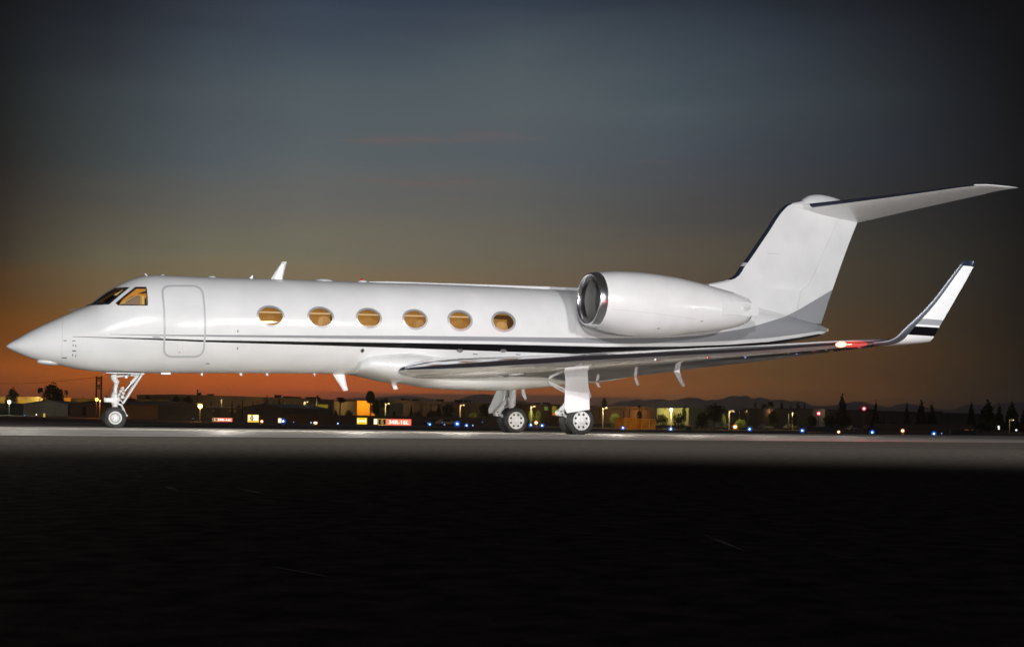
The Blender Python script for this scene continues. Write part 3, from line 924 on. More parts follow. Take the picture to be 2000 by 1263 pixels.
def slat_wing(s):
    w_ = MB()
    rows = []
    for Y in YS:
        u_, l_ = sec_pts(s, Y, UBD)
        rows.append(u_[::-1] + l_)
    strip_loft(w_, rows)
    strip_loft(w_, [[r[0], r[-1]] for r in rows])
    wing = w_.build('wing', M_UNDER, jet, 50)
    b = MB()
    rows = []
    for Y in YS:
        u_, l_ = sec_pts(s, Y, ULE)
        rows.append(u_[::-1] + l_[1:])
    strip_loft(b, rows)
    b.build('leading_edge', M_CHROME, wing, 60)
    for name, ya, yb in (('flap', 1.0, 4.6), ('flap', 4.63, 7.6), ('aileron', 7.63, 10.6), ('wing_tip', 10.63, 11.05)):
        b = MB(); rows = []
        for Y in np.linspace(ya, yb, 10):
            u_, l_ = sec_pts(s, Y, UFL)
            rows.append(u_[::-1] + l_)
        strip_loft(b, rows)
        strip_loft(b, [[r[0], r[-1]] for r in rows])
        n_ = len(rows[0])
        b.add(rows[0], [tuple(range(n_))]); b.add(rows[-1], [tuple(range(n_))])
        b.build(name, M_FLAP, wing, 50)
    # vortilons / stall fences under the leading edge
    for Y in (4.35, 5.35, 6.9, 7.9):
        L, T, th = wing_sec(s, Y)
        b = MB(); b.sphere((L[0] + .18, s * Y, L[1] - .07), 1, 10, 6, sc_=(.10, .02, .03))
        b.build('vortilon', M_CHROME, wing, 60)
    return wing
def root_glove(s, wing):
    # rounded polished cap where the leading edge meets the body
    L, T, th = wing_sec(s, 1.25)
    b = MB()
    b.sphere((L[0] + .34, s * 1.20, L[1] - .01), 1, 20, 14, sc_=(.42, .20, .16))
    b.build('root_cap', M_CHROME, wing, 80)
def band_mat():
    m = mat('winglet_paint', WHITE, .3, coat=.5)
    t = m.node_tree; bs = t.nodes['Principled BSDF']
    g = t.nodes.new('ShaderNodeTexCoord'); s = t.nodes.new('ShaderNodeSeparateXYZ'); t.links.new(g.outputs['Object'], s.inputs[0])
    # bands follow height corrected for the slope of the stripes
    ad = t.nodes.new('ShaderNodeMath'); ad.operation = 'MULTIPLY_ADD'
    t.links.new(s.outputs[0], ad.inputs[0]); ad.inputs[1].default_value = 0.0; t.links.new(s.outputs[2], ad.inputs[2])
    r = t.nodes.new('ShaderNodeValToRGB'); r.color_ramp.interpolation = 'CONSTANT'
    def zat(py): return atY(1808, py, -11.5)[2]
    el_ = [(2.0, WHITE), (zat(655), BLACK), (zat(638.5), WHITE), (zat(634.5), GREY), (zat(623.5), WHITE)]
    mr = t.nodes.new('ShaderNodeMapRange'); mr.inputs['From Min'].default_value = 1.9; mr.inputs['From Max'].default_value = 4.1
    t.links.new(ad.outputs[0], mr.inputs['Value']); t.links.new(mr.outputs[0], r.inputs[0])
    for i, (z, c) in enumerate(el_):
        p = (z - 1.9) / 2.2
        e = r.color_ramp.elements[0] if i == 0 else r.color_ramp.elements.new(p)
        e.position = 0 if i == 0 else p; e.color = (*c, 1)
    r.color_ramp.elements.remove(r.color_ramp.elements[-1])
    e = r.color_ramp.elements[-1]; e.color = (*WHITE, 1)
    t.links.new(r.outputs[0], bs.inputs['Base Color'])
    return m
M_BAND = band_mat()
M_TIP = mat('winglet_edge_metal', (.16, .17, .19), .42, metal=.8)
def winglet(s):
    #           LE(x, y, z)            TE(x, y, z)      thickness
    secs = []
    for (lx, ly), (tx, ty), Y, th in (((1700, 669.5), (1806, 668.6), 11.0, .14), ((1728, 666.5), (1813, 668), 11.2, .13), ((1747, 659.5), (1820, 663.5), 11.32, .12), ((1762, 645), (1827.5, 652), 11.42, .10),
                                      ((1813, 595), (1861, 593), 11.62, .08), ((1862, 533.5), (1892.5, 537.5), 11.78, .05), ((1878, 514), (1901.5, 521.5), 11.86, .035)):
        A_ = atY(lx, ly, -Y); B_ = atY(tx, ty, -Y)
        secs.append(((A_[0], Y, A_[2]), (B_[0], Y, B_[2]), th))
    par_ = [sum((Vector(secs[j][0]) - Vector(secs[j-1][0])).length for j in range(1, i + 1)) for i in range(len(secs))]
    fl_ = [[pchip(par_, [q[k][c] for q in secs]) for c in range(3)] for k in (0, 1)] + [pchip(par_, [q[2] for q in secs])]
    secs = [(tuple(f_(t) for f_ in fl_[0]), tuple(f_(t) for f_ in fl_[1]), fl_[2](t)) for t in np.linspace(0, par_[-1], 30)]
    us = [0, .01, .03, .07, .12]
    def rows(uu):
        out = []
        for L, T, th in secs:
            L = Vector((L[0], s * L[1], L[2])); T = Vector((T[0], s * T[1], T[2]))
            k_ = min(1, max(0, (abs(L.y) - 11.0) / .42)); nrm = Vector((0, s * (.1 + .9 * k_), -1 + .72 * k_)).normalized()
            a = [L.lerp(T, u) - nrm * th / 2 * foil(u) for u in uu]; c = [L.lerp(T, u) + nrm * th / 2 * foil(u) for u in uu]
            out.append(a[::-1] + c)
        return out
    b = MB(); r_ = rows([.20, .28, .38, .55, .8, .995]); strip_loft(b, r_); strip_loft(b, [[q[0], q[-1]] for q in r_])
    wl = b.build('winglet', M_BAND, jet, 50)
    b = MB(); strip_loft(b, rows([0, .01, .03, .07, .12, .20])); b.build('winglet_leading_edge', M_TIP, wl, 60)
    b = MB(); L, T, th = secs[-1]
    b.add([], [])
    r2_ = []
    for k, (dz, sc2) in enumerate(((-.07, 1.04), (-.0, 1.02), (.045, .85))):
        row = []
        for j in range(12):
            t = 2 * math.pi * j / 12
            cx_ = (L[0] + T[0]) / 2 + .015 + dz * .5
            row.append((cx_ + (T[0] - L[0] + .05) / 2 * sc2 * math.cos(t), s * (11.86 + dz * .2) + .03 * sc2 * math.sin(t), L[2] + .02 + dz))
        r2_.append(row + [row[0]])
    strip_loft(b, r2_); b.add(r2_[-1][:-1], [tuple(range(12))])
    b.build('winglet_cap', M_BOOT, wl, 50)
    return wl
M_REDGLASS = glow_mat('red_lamp_glass', (1.0, .02, .01), .55)
for s in (-1, 1):
    wg = slat_wing(s)
    root_glove(s, wg)
    winglet(s)
    # navigation lamp let into the leading edge near the tip
    L, T, th = wing_sec(s, 10.62)
    b = MB(); b.sphere((L[0] + .05, s * 10.72, L[1]), 1, 16, 10, sc_=(.24, .36, .07))
    lamp = b.build('navigation_lamp', glow_mat('nav_glass', (1.0, .03, .02) if s < 0 else (.02, .8, .3), .28), wg, 80)
    b = MB(); b.sphere((L[0] - .10, s * 10.50, L[1]), 1, 12, 8, sc_=(.10, .15, .060))
    b.build('lamp_bulb', emit_mat('nav_bulb', (1.0, .16, .10) if s < 0 else (.2, 1, .5), 9), lamp, 80)
    if s < 0:
        ld = bpy.data.lights.new('beacon_light', 'POINT'); ld.energy = 120; ld.color = (1, .05, .03); ld.shadow_soft_size = .08
        lo = bpy.data.objects.new('beacon_light', ld); col.objects.link(lo); lo.location = (L[0] - .35, s * 10.75, L[1] - .02)
# aerials and hinges hanging from the near wing
def wing_blade(name, pts, s_ref, th=.05):
    P0 = onplan(pts[0][0], pts[0][1], TEA, TEB)
    return blade(name, pts, th, M_WHITE, jet, P0[1])
wing_blade('flap_hinge', [(1163, 746), (1169, 748), (1173, 756), (1168, 756.5)], 0)
wing_blade('flap_hinge', [(1238, 737), (1243, 735.5), (1249, 751.5), (1243.5, 752)], 0)
wing_blade('wing_blade_antenna', [(1315, 724), (1326, 722), (1338.5, 753.5), (1332.5, 754.3)], 0, .06)

# ---- engines
nt_top = [(1164,531.6),(1200,529.8),(1240,531.5),(1300,539),(1350,549.5),(1400,563),(1440,575),(1457,583)]
nt_bot = [(1160,637),(1185,648),(1240,656.5),(1290,657),(1350,651),(1400,645.5),(1440,638),(1457,630)]
EY = 2.25
tz = sorted(tuple(atY(*p, -EY)[[0, 2]]) for p in nt_top); bz = sorted(tuple(atY(*p, -EY)[[0, 2]]) for p in nt_bot)
fnt = pchip(*zip(*tz)); fnb = pchip(*zip(*bz))
EX0 = max(tz[0][0], bz[0][0]); EX1 = min(tz[-1][0], bz[-1][0])
def nac(X):
    return (fnt(X) + fnb(X)) / 2, (fnt(X) - fnb(X)) / 2
def engine(s):
    def ringv(X, r, zc_, n=56):
        return [(X, s * EY + r * math.cos(2*math.pi*k/n), zc_ + r * math.sin(2*math.pi*k/n)) for k in range(n+1)]
    zc0, r0 = nac(EX0 + .02)
    xa = EX0 - .01
    rows = [ringv(X, nac(max(X, EX0))[1], nac(max(X, EX0))[0]) for X in np.linspace(xa, EX1, 34)]
    zc1, r1 = nac(EX1)
    rows += [ringv(EX1 + .01, r1 - .03, zc1), ringv(EX1 - .25, r1 - .06, zc1), ringv(EX1 - .8, r1 - .1, zc1)]
    b = MB(); strip_loft(b, rows)
    body = b.build('engine_nacelle', M_LIVN, jet, 60)
    # polished intake lip
    b = MB(); ra, za = nac(EX0)[1], nac(EX0)[0]
    rin = r0 - .13
    prof = [(xa, ra + .001, za)]
    for k in range(1, 9):
        t = k / 8 * math.pi / 2
        X = xa - (xa - (EX0 - .23)) * math.sin(t)
        r = ra - (ra - (r0 - .065)) * (1 - math.cos(t)) ** 1.0
        prof.append((X, r, za + (zc0 - za) * k / 8))
    for k in range(1, 7):
        t = k / 6 * math.pi / 2
        prof.append((EX0 - .23 + .22 * (1 - math.cos(t)), (r0 - .065) - (.065) * math.sin(t), zc0))
    strip_loft(b, [ringv(*p) for p in prof])
    b.build('intake_lip', M_LIP, body, 80)
    b = MB(); strip_loft(b, [ringv(EX0 - .005, rin + .001, zc0), ringv(EX0 + .4, rin - .01, zc0), ringv(EX0 + .75, rin - .01, zc0)])
    b.build('intake_duct', mat('duct_grey', (.22, .21, .20), .4), body, 60)
    b = MB()
    for k in range(22):
        t0 = 2*math.pi*k/22; R_ = rin - .02
        vs = []
        for r_, tw, w_ in ((.16, .9, .10), (R_ * .6, .6, .13), (R_, .3, .16)):
            for e in (-1, 1):
                a = t0 + e * w_ / r_ * .55
                vs.append((EX0 + .30 + e * .05 * tw * 1.2, s * EY + r_ * math.cos(a), zc0 + r_ * math.sin(a)))
        b.add(vs, [(0, 1, 3, 2), (2, 3, 5, 4)])
    b.build('fan', mat('fan_blades', (.20, .19, .18), .5, metal=.3), body)
    b = MB(); b.add(ringv(EX0 + .42, rin, zc0)[:-1], [tuple(range(56))]); b.build('fan_back', mat('fan_shade', (.10, .095, .09), .7), body)
    b = MB(); b.lathe([(EX0 + .10, .002), (EX0 + .13, .05), (EX0 + .20, .11), (EX0 + .30, .16)], (0, s * EY, zc0), 'x', 24); b.build('spinner', mat('spinner_grey', (.16, .155, .15), .6), body, 60)
    # thrust reverser arms: the raised panel on the side of the tail pipe
    b = MB()
    pan = [atY(px, py, -EY) for px, py in ((1384, 595), (1420, 594), (1444, 592.5), (1456, 594.5), (1468, 597), (1471.5, 603), (1471.5, 611), (1468, 616.5), (1456, 618), (1444, 620), (1420, 618), (1386, 617))]
    zc2 = nac(EX1 - .3)[0]
    vs = []
    for p in pan:
        X = p[0] + (.0); Xc = min(X, EX1 + .18)
        r_ = nac(min(Xc, EX1))[1] + .028
        dz = p[2] - zc2
        vs.append((Xc, s * (EY + math.sqrt(max(r_*r_ - dz*dz, 0))), p[2]))
    vs2 = [(v[0], v[1] - s * .10, v[2]) for v in vs]
    n = len(vs)
    b.add(vs + vs2, [tuple(range(n)), tuple(range(n, 2*n))] + [(i, (i+1) % n, n+(i+1) % n, n+i) for i in range(n)])
    b.build('reverser_panel', M_WHITE, body, 30)
    b = MB()
    for px, py, dx in ((1437, 603, .16), (1437, 607, .12)):
        p = atY(px, py, -EY); r_ = nac(p[0])[1]; b.sphere((p[0], s * (EY + r_ + .02), p[2]), 1, 12, 8, sc_=(dx, .04, .025))
    b.build('reverser_latch', M_WHITE, body, 60)
    # cowling split lines and drain
    def nac_strip(pts, wd, m_, nm_):
        b = MB(); vs = []
        for px, py in pts:
            p = atY(px, py, -EY - .8); zc_, r_ = nac(p[0]); dz = max(min(p[2] - zc_, r_ * .98), -r_ * .98)
            for e in (-1, 1):
                d2 = dz + e * wd / 2
                d2 = max(min(d2, r_ * .99), -r_ * .99)
                vs.append((p[0], s * (EY + math.sqrt(r_*r_ - d2*d2) + .003), zc_ + d2))
        b.add(vs, [(2*i, 2*i+1, 2*i+3, 2*i+2) for i in range(len(pts)-1)])
        b.build(nm_, m_, body)
    nac_strip([(1198 + i * 13, 603 + i * 1.5) for i in range(14)], .008, M_SEAML, 'cowl_seam')
    nac_strip([(1372 + i * 9, 602.0 - i * .0) for i in range(2)], .01, M_SEAML, 'cowl_latch')
    for px, py, w_, h_ in ((1292, 640.5, .10, .04), (1375, 626.5, .12, .03)):
        p = atY(px, py, -EY - .7); zc_, r_ = nac(p[0]); dz = p[2] - zc_
        b = MB(); b.sphere((p[0], s * (EY + math.sqrt(max(r_*r_ - dz*dz, .01))), p[2]), 1, 10, 6, sc_=(w_/2, .02, h_/2)); b.build('cowl_fitting', M_STEEL, body, 60)
    # pylon to the fuselage
    b = MB(); rows = []
    for k, y in enumerate((.55, 1.0, EY - .55)):
        sec = []
        x0_, x1_ = EX0 + .55 - .25 * (y < .8), EX1 - .2 + .5 * (y < .8)
        for u in (0, .02, .08, .2, .4, .7, 1): sec.append((x0_ + (x1_ - x0_) * u, s * y, 3.60 + .17 * foil(u)))
        for u in (1, .7, .4, .2, .08, .02, 0): sec.append((x0_ + (x1_ - x0_) * u, s * y, 3.60 - .17 * foil(u)))
        rows.append(sec)
    strip_loft(b, rows)
    b.build('pylon', M_WHITE, body, 50)
M_LIVN = M_WHITE
for s in (-1, 1): engine(s)

# ---- fin, rudder, tailplane
def fin_edge(z, pts):
    pts = sorted((p[2], p[0]) for p in pts)
    return pchip(*zip(*pts))(z)
finLE = [atY(px, py, 0) for px, py in ((1372,556),(1400,551),(1418,547.2),(1434,537.5),(1445,520.5),(1452.5,511),(1490,457.5),(1530.5,403),(1536,399.5),(1541,397.5))]
finTE = [atY(px, py, 0) for px, py in ((1675,434),(1617,593),(1604,633))]
zTE = [(finTE[2][2], finTE[2][0]), (finTE[1][2], finTE[1][0]), (finTE[0][2], finTE[0][0]), (7.3, 22.9)]
fTEx = pchip(*zip(*zTE))
lez = sorted({round(p[2], 3): p[0] for p in finLE}.items())
fLEx = pchip([q[0] for q in lez], [q[1] for q in lez])
ZB = lez[0][0]
zs = [3.0, 3.3, 3.6, 3.9, 4.2] + [ZB + .005] + list(np.linspace(ZB + .04, lez[-1][0], 26))
def fin_sec(z, us, tf=.085):
    L = fLEx(z) if z > ZB else lez[0][1] + (z - ZB) * .0 + .0
    if z <= ZB: L = lez[0][1] + .3 * (ZB - z)
    T = fTEx(max(z, finTE[2][2])); c = T - L
    th = .30 - .10 * (z - 4.5) / 3 if z > 4.5 else .30
    th = min(th, .32)
    k = 1
    return [(L + c * u, -th / 2 * foil(u), z) for u in us][::-1] + [(L + c * u, th / 2 * foil(u), z) for u in us]
b = MB(); rows = [fin_sec(z, [.035, .06, .1, .2, .3, .45, .6, .74]) for z in zs if True]
strip_loft(b, rows); strip_loft(b, [[r[0], r[-1]] for r in rows]); b.add(rows[-1], [tuple(range(16))])
fin = b.build('tail_fin', M_LIV, jet, 50)
rz = [z for z in zs if z > finTE[2][2]]
rz = [finTE[2][2] + .01] + rz
b = MB(); rows = [fin_sec(z, [.742, .82, .9, .96, .998]) for z in rz if z < 6.95]
strip_loft(b, rows); strip_loft(b, [[r[0], r[-1]] for r in rows]); b.add(rows[0], [tuple(range(10))]); b.add(rows[-1], [tuple(range(10))])
b.build('rudder', M_LIV, jet, 50)
b = MB(); rows = [fin_sec(z, [.742, .82, .9, .96, .998]) for z in [6.953] + [z for z in zs if z > 6.953]]
strip_loft(b, rows); strip_loft(b, [[r[0], r[-1]] for r in rows]); b.add(rows[0], [tuple(range(10))]); b.add(rows[-1], [tuple(range(10))])
b.build('fin_tip_panel', M_WHITE, fin, 50)
zb0 = atY(1420, 546.5, 0)[2]
b = MB(); rows = [fin_sec(z, [0, .003, .01, .02, .036]) for z in list(np.linspace(zb0, lez[-1][0], 30))]
for r_, z in zip(rows, np.linspace(zb0, lez[-1][0], 30)):
    pass
strip_loft(b, rows); b.build('fin_leading_edge', M_BOOT, fin, 60)
b = MB(); rows = [fin_sec(z, [0, .003, .01, .02, .036]) for z in list(np.linspace(ZB + .005, zb0, 5))]
strip_loft(b, rows); b.build('fin_root_edge', M_WHITE, fin, 60)
b = MB()
za_, zb_ = atY(1452, 513, 0)[2], atY(1446, 520, 0)[2]
rows = [[(p[0] - .006, p[1] * 1.04, p[2]) for p in fin_sec(z, [0, .003, .01, .02, .0365])] for z in (zb_, za_)]
strip_loft(b, rows); b.build('edge_band', M_GREYP, fin, 60)
p = atY(1510, 495, -.12)
b = MB(); b.sphere((p[0], -.135, p[2]), 1, 14, 8, sc_=(.25, .03, .03)); b.build('fin_probe', M_WHITE, fin, 60)
# dorsal fillet where the fin meets the body: a wide skirt
b = MB(); rows = []
for X in np.linspace(16.3, 21.1, 24):
    k = (X - 16.3) / 4.8
    zt_ = fT(X); hgt = .45 * math.sin(math.pi * min(1, k * 1.1 + .05)) ** .7 * (1 - k * .5)
    wd = (.62 - .42 * k)
    row = []
    for j in range(9):
        a = j / 8
        yy = wd * (1 - a)
        row.append((X, -yy, zt_ - (yy / max(fW(X), .1)) ** 2 * .35 * (zt_ - fB(X)) - .01 + hgt * a ** 2.2))
    rows.append(row)
strip_loft(b, rows)
rows2 = [[(p[0], -p[1], p[2]) for p in r] for r in rows]
strip_loft(b, rows2)
b.build('fin_fillet', M_LIV, fin, 70)

def stab(s):
    #  y, LE x, LE z, TE x, TE z, thickness
    st_ = [(.0, 20.26, 7.12, 22.74, 6.80, .22), (.35, 20.50, 7.13, 22.86, 6.84, .22), (1.4, 21.18, 7.17, 23.18, 6.95, .17), (2.8, 22.05, 7.23, 23.62, 7.08, .12),
           (4.1, 22.84, 7.30, 24.02, 7.20, .08), (4.5, 23.12, 7.315, 24.16, 7.235, .07), (4.72, 23.40, 7.31, 24.26, 7.25, .05), (4.84, 23.80, 7.295, 24.34, 7.265, .03), (4.885, 24.25, 7.285, 24.42, 7.28, .012)]
    def rows(us, sub=st_):
        out = []
        for y, lx, lz, tx, tz_, th in sub:
            a = [(lx + (tx-lx)*u, s*y, lz + (tz_-lz)*u + th/2*foil(u)) for u in us]
            c = [(lx + (tx-lx)*u, s*y, lz + (tz_-lz)*u - th/2*foil(u)) for u in us]
            out.append(a[::-1] + c)
        return out
    b = MB(); r_ = rows([.05, .1, .2, .35, .5, .66]); strip_loft(b, r_); strip_loft(b, [[q[0], q[-1]] for q in r_])
    hs = b.build('tailplane', M_WHITE, jet, 50)
    b = MB(); strip_loft(b, rows([0, .004, .015, .03, .05], st_[5:])); strip_loft(b, rows([0, .004, .015, .03, .05], st_[:2])); b.build('tailplane_tip_edge', M_WHITE, hs, 60)
    b = MB(); strip_loft(b, rows([0, .004, .015, .03, .05], st_[1:6])); b.build('tailplane_leading_edge', M_BOOT, hs, 60)
    b = MB(); sub = [st_[1], st_[2], st_[3], st_[4]]
    r_ = rows([.664, .75, .87, .99], sub); strip_loft(b, r_); strip_loft(b, [[q[0], q[-1]] for q in r_]); b.add(r_[0], [tuple(range(8))]); b.add(r_[-1], [tuple(range(8))])
    b.build('elevator', M_WHITE, hs, 50)
    b = MB(); r_ = rows([.664, .75, .87, .96], st_[4:]); strip_loft(b, r_); strip_loft(b, [[q[0], q[-1]] for q in r_]); b.build('elevator_horn', M_WHITE, hs, 50)
    b = MB(); r_ = rows([.664, .75, .87, .98], st_[:2]); strip_loft(b, r_); strip_loft(b, [[q[0], q[-1]] for q in r_]); b.build('elevator_root', M_WHITE, hs, 50)
for s in (-1, 1): stab(s)
b = MB()
bp_ = [(1546, 404, 397), (1556, 404, 394.5), (1564, 406, 393), (1568, 408, 388.5), (1578, 409, 382.5), (1590, 410, 380), (1602, 411, 380), (1618, 414, 383), (1636, 418, 388.5), (1652, 424, 397), (1672, 430, 416)]
rows = []
for i, (px, yb, yt) in enumerate(bp_):
    T = atY(px, yt, 0); B_ = atY(px, yb + 6, 0)
    c = (T[2] + B_[2]) / 2; hh = (T[2] - B_[2]) / 2; wd = .20 * math.sin(math.pi * (i + .6) / (len(bp_) + .2)) ** .6 + .01
    rows.append([(T[0], wd * math.cos(2*math.pi*k/20), c + hh * math.sin(2*math.pi*k/20)) for k in range(21)])
strip_loft(b, rows); b.add(rows[0][:-1], [tuple(range(20))]); b.add(rows[-1][:-1], [tuple(range(20))])
b.build('fin_tip_fairing', M_WHITE, fin, 60)
# tail cone lamp and exhaust
c, hh, w_ = hull(XT - .02)
b = MB(); b.sphere((XT + .01, 0, c), 1, 12, 8, sc_=(.04, w_ * .9, hh * .9)); b.build('tail_lamp', emit_mat('tail_lamp_glow', lin((240, 180, 90)), 1.0), jet, 60)

# ---- landing gear
def wheel(parent, x, y, r, width, rim_r, s_out, main=True):
    b = MB(); h_ = width / 2
    prof = [(-h_ * .80, rim_r + .005), (-h_ * .97, rim_r + .05), (-h_, r - .10), (-h_ * .93, r - .045), (-h_ * .70, r - .012), (-h_ * .35, r), (h_ * .35, r), (h_ * .70, r - .012), (h_ * .93, r - .045), (h_, r - .10), (h_ * .97, rim_r + .05), (h_ * .80, rim_r + .005)]
    zc_ = r - .012
    b.lathe(prof, (x, y, zc_), 'y', 48)
    # tread grooves
    ty = b.build('tyre', M_TYRE, parent, 50)
    b = MB(); dc = h_ * .62
    b.lathe([(dc * s_out * 1.32, rim_r + .008), (dc * s_out * 1.36, rim_r - .012), (dc * s_out, rim_r - .03), (dc * s_out * .9, rim_r * .62), (dc * s_out * 1.12, rim_r * .42), (dc * s_out * 1.2, rim_r * .25), (dc * s_out * 1.2, .001)], (x, y, zc_), 'y', 40)
    b.lathe([(-dc * s_out, rim_r + .006), (-dc * s_out, rim_r * .3), (-dc * s_out, .001)], (x, y, zc_), 'y', 32)
    rm = b.build('rim', M_GEAR, parent, 35)
    b = MB()
    if main:
        for k in range(8):
            a = 2*math.pi*(k + .5)/8
            cx_, cz_ = x + rim_r*.72*math.cos(a), zc_ + rim_r*.72*math.sin(a)
            b.lathe([(dc*s_out*1.02, .034), (dc*s_out*1.02, .001)], (cx_, y, cz_), 'y', 8)
        b.build('rim_hole', M_DARK, parent)
        b = MB()
        for k in range(8):
            a = 2*math.pi*k/8; b.lathe([(dc*s_out*1.22, .010), (dc*s_out*1.26, .001)], (x + rim_r*.33*math.cos(a), y, zc_ + rim_r*.33*math.sin(a)), 'y', 6)
        b.build('wheel_nut', M_STEEL, parent)
    else:
        b.lathe([(dc*s_out*1.14, rim_r*.80), (dc*s_out*1.16, rim_r*.62)], (x, y, zc_), 'y', 32); b.build('rim_groove', M_SEAM, parent); b = MB()
        b.lathe([(dc*s_out*1.0, .045), (dc*s_out*1.35, .04), (dc*s_out*1.35, .001)], (x, y, zc_), 'y', 16)
        b.build('wheel_hub', M_STEEL, parent, 40)
def px3(px, py, Y): return atY(px, py, Y)
# nose gear
g = MB()
A = px3(224, 727, 0)
ax = px3(224.5, 818.5, -.17)
nx = ax[0]
g.tube([px3(222.5, 724, 0), px3(222.5, 737, 0), px3(224, 742, 0)], [.085, .085, .07], 14)
g.tube([px3(224, 741, 0), px3(227.5, 746, 0), px3(227, 750, 0)], [.065, .07, .06], 14)
g.tube([px3(226.5, 750, 0), px3(226, 756, 0)], .052, 14)
g.tube([px3(226, 756, 0), px3(225.5, 768, 0)], [.058, .065], 14)
g.tube([px3(225.5, 766, 0), px3(225, 772, 0), px3(225, 777, 0), px3(224.5, 789, 0)], [.075, .10, .11, .095], 16)
g.tube([px3(224.5, 789, 0), px3(224, 795, 0)], [.075, .065], 14)
g.tube([px3(224, 795, 0), (nx, 0, .30)], .045, 12)
g.tube([(nx, -.21, .257), (nx, .21, .257)], .035, 12)
g.tube([(nx, 0, .40), (nx, 0, .24)], [.05, .06], 12)
nose_gear = g.build('nose_landing_gear', M_GEAR, jet, 40)
for y, so in ((-.17, -1), (.17, 1)):
    wheel(nose_gear, nx, y, .268, .15, .150, so, False)
def rod(name, a, c, r, parent, m_=None, n=10):
    b = MB(); b.tube([a, c], r, n); return b.build(name, m_ or M_GEAR, parent, 40)
for y in (-.16, .16):
    rod('drag_brace', px3(277, 729, 0) + np.array([0, y, 0]), px3(239, 788, 0) + np.array([0, y * .5, 0]), .027, nose_gear)
rod('retraction_jack', px3(271, 731, 0) + np.array([0, -.03, 0]), px3(255, 749, 0) + np.array([0, -.03, 0]), .042, nose_gear)
rod('retraction_jack', px3(256, 748, 0) + np.array([0, -.03, 0]), px3(243, 764, 0) + np.array([0, -.03, 0]), .030, nose_gear, M_STEEL)
rod('cross_link', px3(227, 735, 0), px3(262, 730.5, 0), .035, nose_gear)
b = MB(); b.tube([px3(231, 788.5, -.03), px3(237, 791, -.03), px3(241, 799, -.03), px3(246, 810, -.03), px3(249, 812, -.03)], [.03, .028, .025, .02, .03], 8); b.build('torque_link', M_GEAR, nose_gear, 40)
b = MB()
for (px, py, r_) in ((240, 757, .032), (236, 764, .045), (241, 768, .04), (239, 775, .05), (233, 770, .035), (231, 781, .045)): b.sphere(px3(px, py, -.08), r_, 8, 6)
b.tube([px3(236, 757, -.08), px3(245, 764, -.08)], .018, 8); b.tube([px3(226, 768, -.1), px3(239, 786, -.1)], .012, 6)
b.box(px3(263, 732, -.05), (.22, .10, .06)); b.box(px3(246, 736, -.05), (.06, .1, .06))
b.build('steering_unit', M_GEAR, nose_gear, 40)
b = MB(); b.box(px3(212, 781, 0), (.20, .22, .10)); b.lathe([(0, .05), (-.05, .06), (-.055, .001)], px3(207, 780, -.09), 'x', 12); b.lathe([(0, .05), (-.05, .06), (-.055, .001)], px3(207, 780, .09), 'x', 12)
b.tube([px3(219, 775, -.06), px3(213, 783, -.11), px3(221, 787, -.08)], .012, 6)
b.build('taxi_light', M_GEAR, nose_gear, 40)
b = MB()
hose = [px3(220, 752, -.06), px3(215, 760, -.08), px3(213, 770, -.08), px3(216, 779, -.08)]
b.tube(hose, .008, 6); b.tube([px3(229, 756, -.06), px3(231, 764, -.1), px3(229, 775, -.1)], .008, 6)
b.build('hydraulic_hose', M_DARK, nose_gear)
# open nose gear doors
b = MB()
q = [px3(204, 725.5, 0), px3(279, 729.5, 0)]
b.box(((q[0][0] + q[1][0]) / 2, -.26, q[1][2] - .01), (q[1][0] - q[0][0], .03, .016)); b.box(((q[0][0] + q[1][0]) / 2, .26, q[1][2] - .01), (q[1][0] - q[0][0], .03, .016))
b.build('nose_gear_door', M_WHITE, jet)
b = MB(); b.box(((q[0][0] + q[1][0]) / 2, 0, q[1][2] + .005), (q[1][0] - q[0][0] - .1, .44, .02)); b.build('wheel_well', M_DARK, jet)

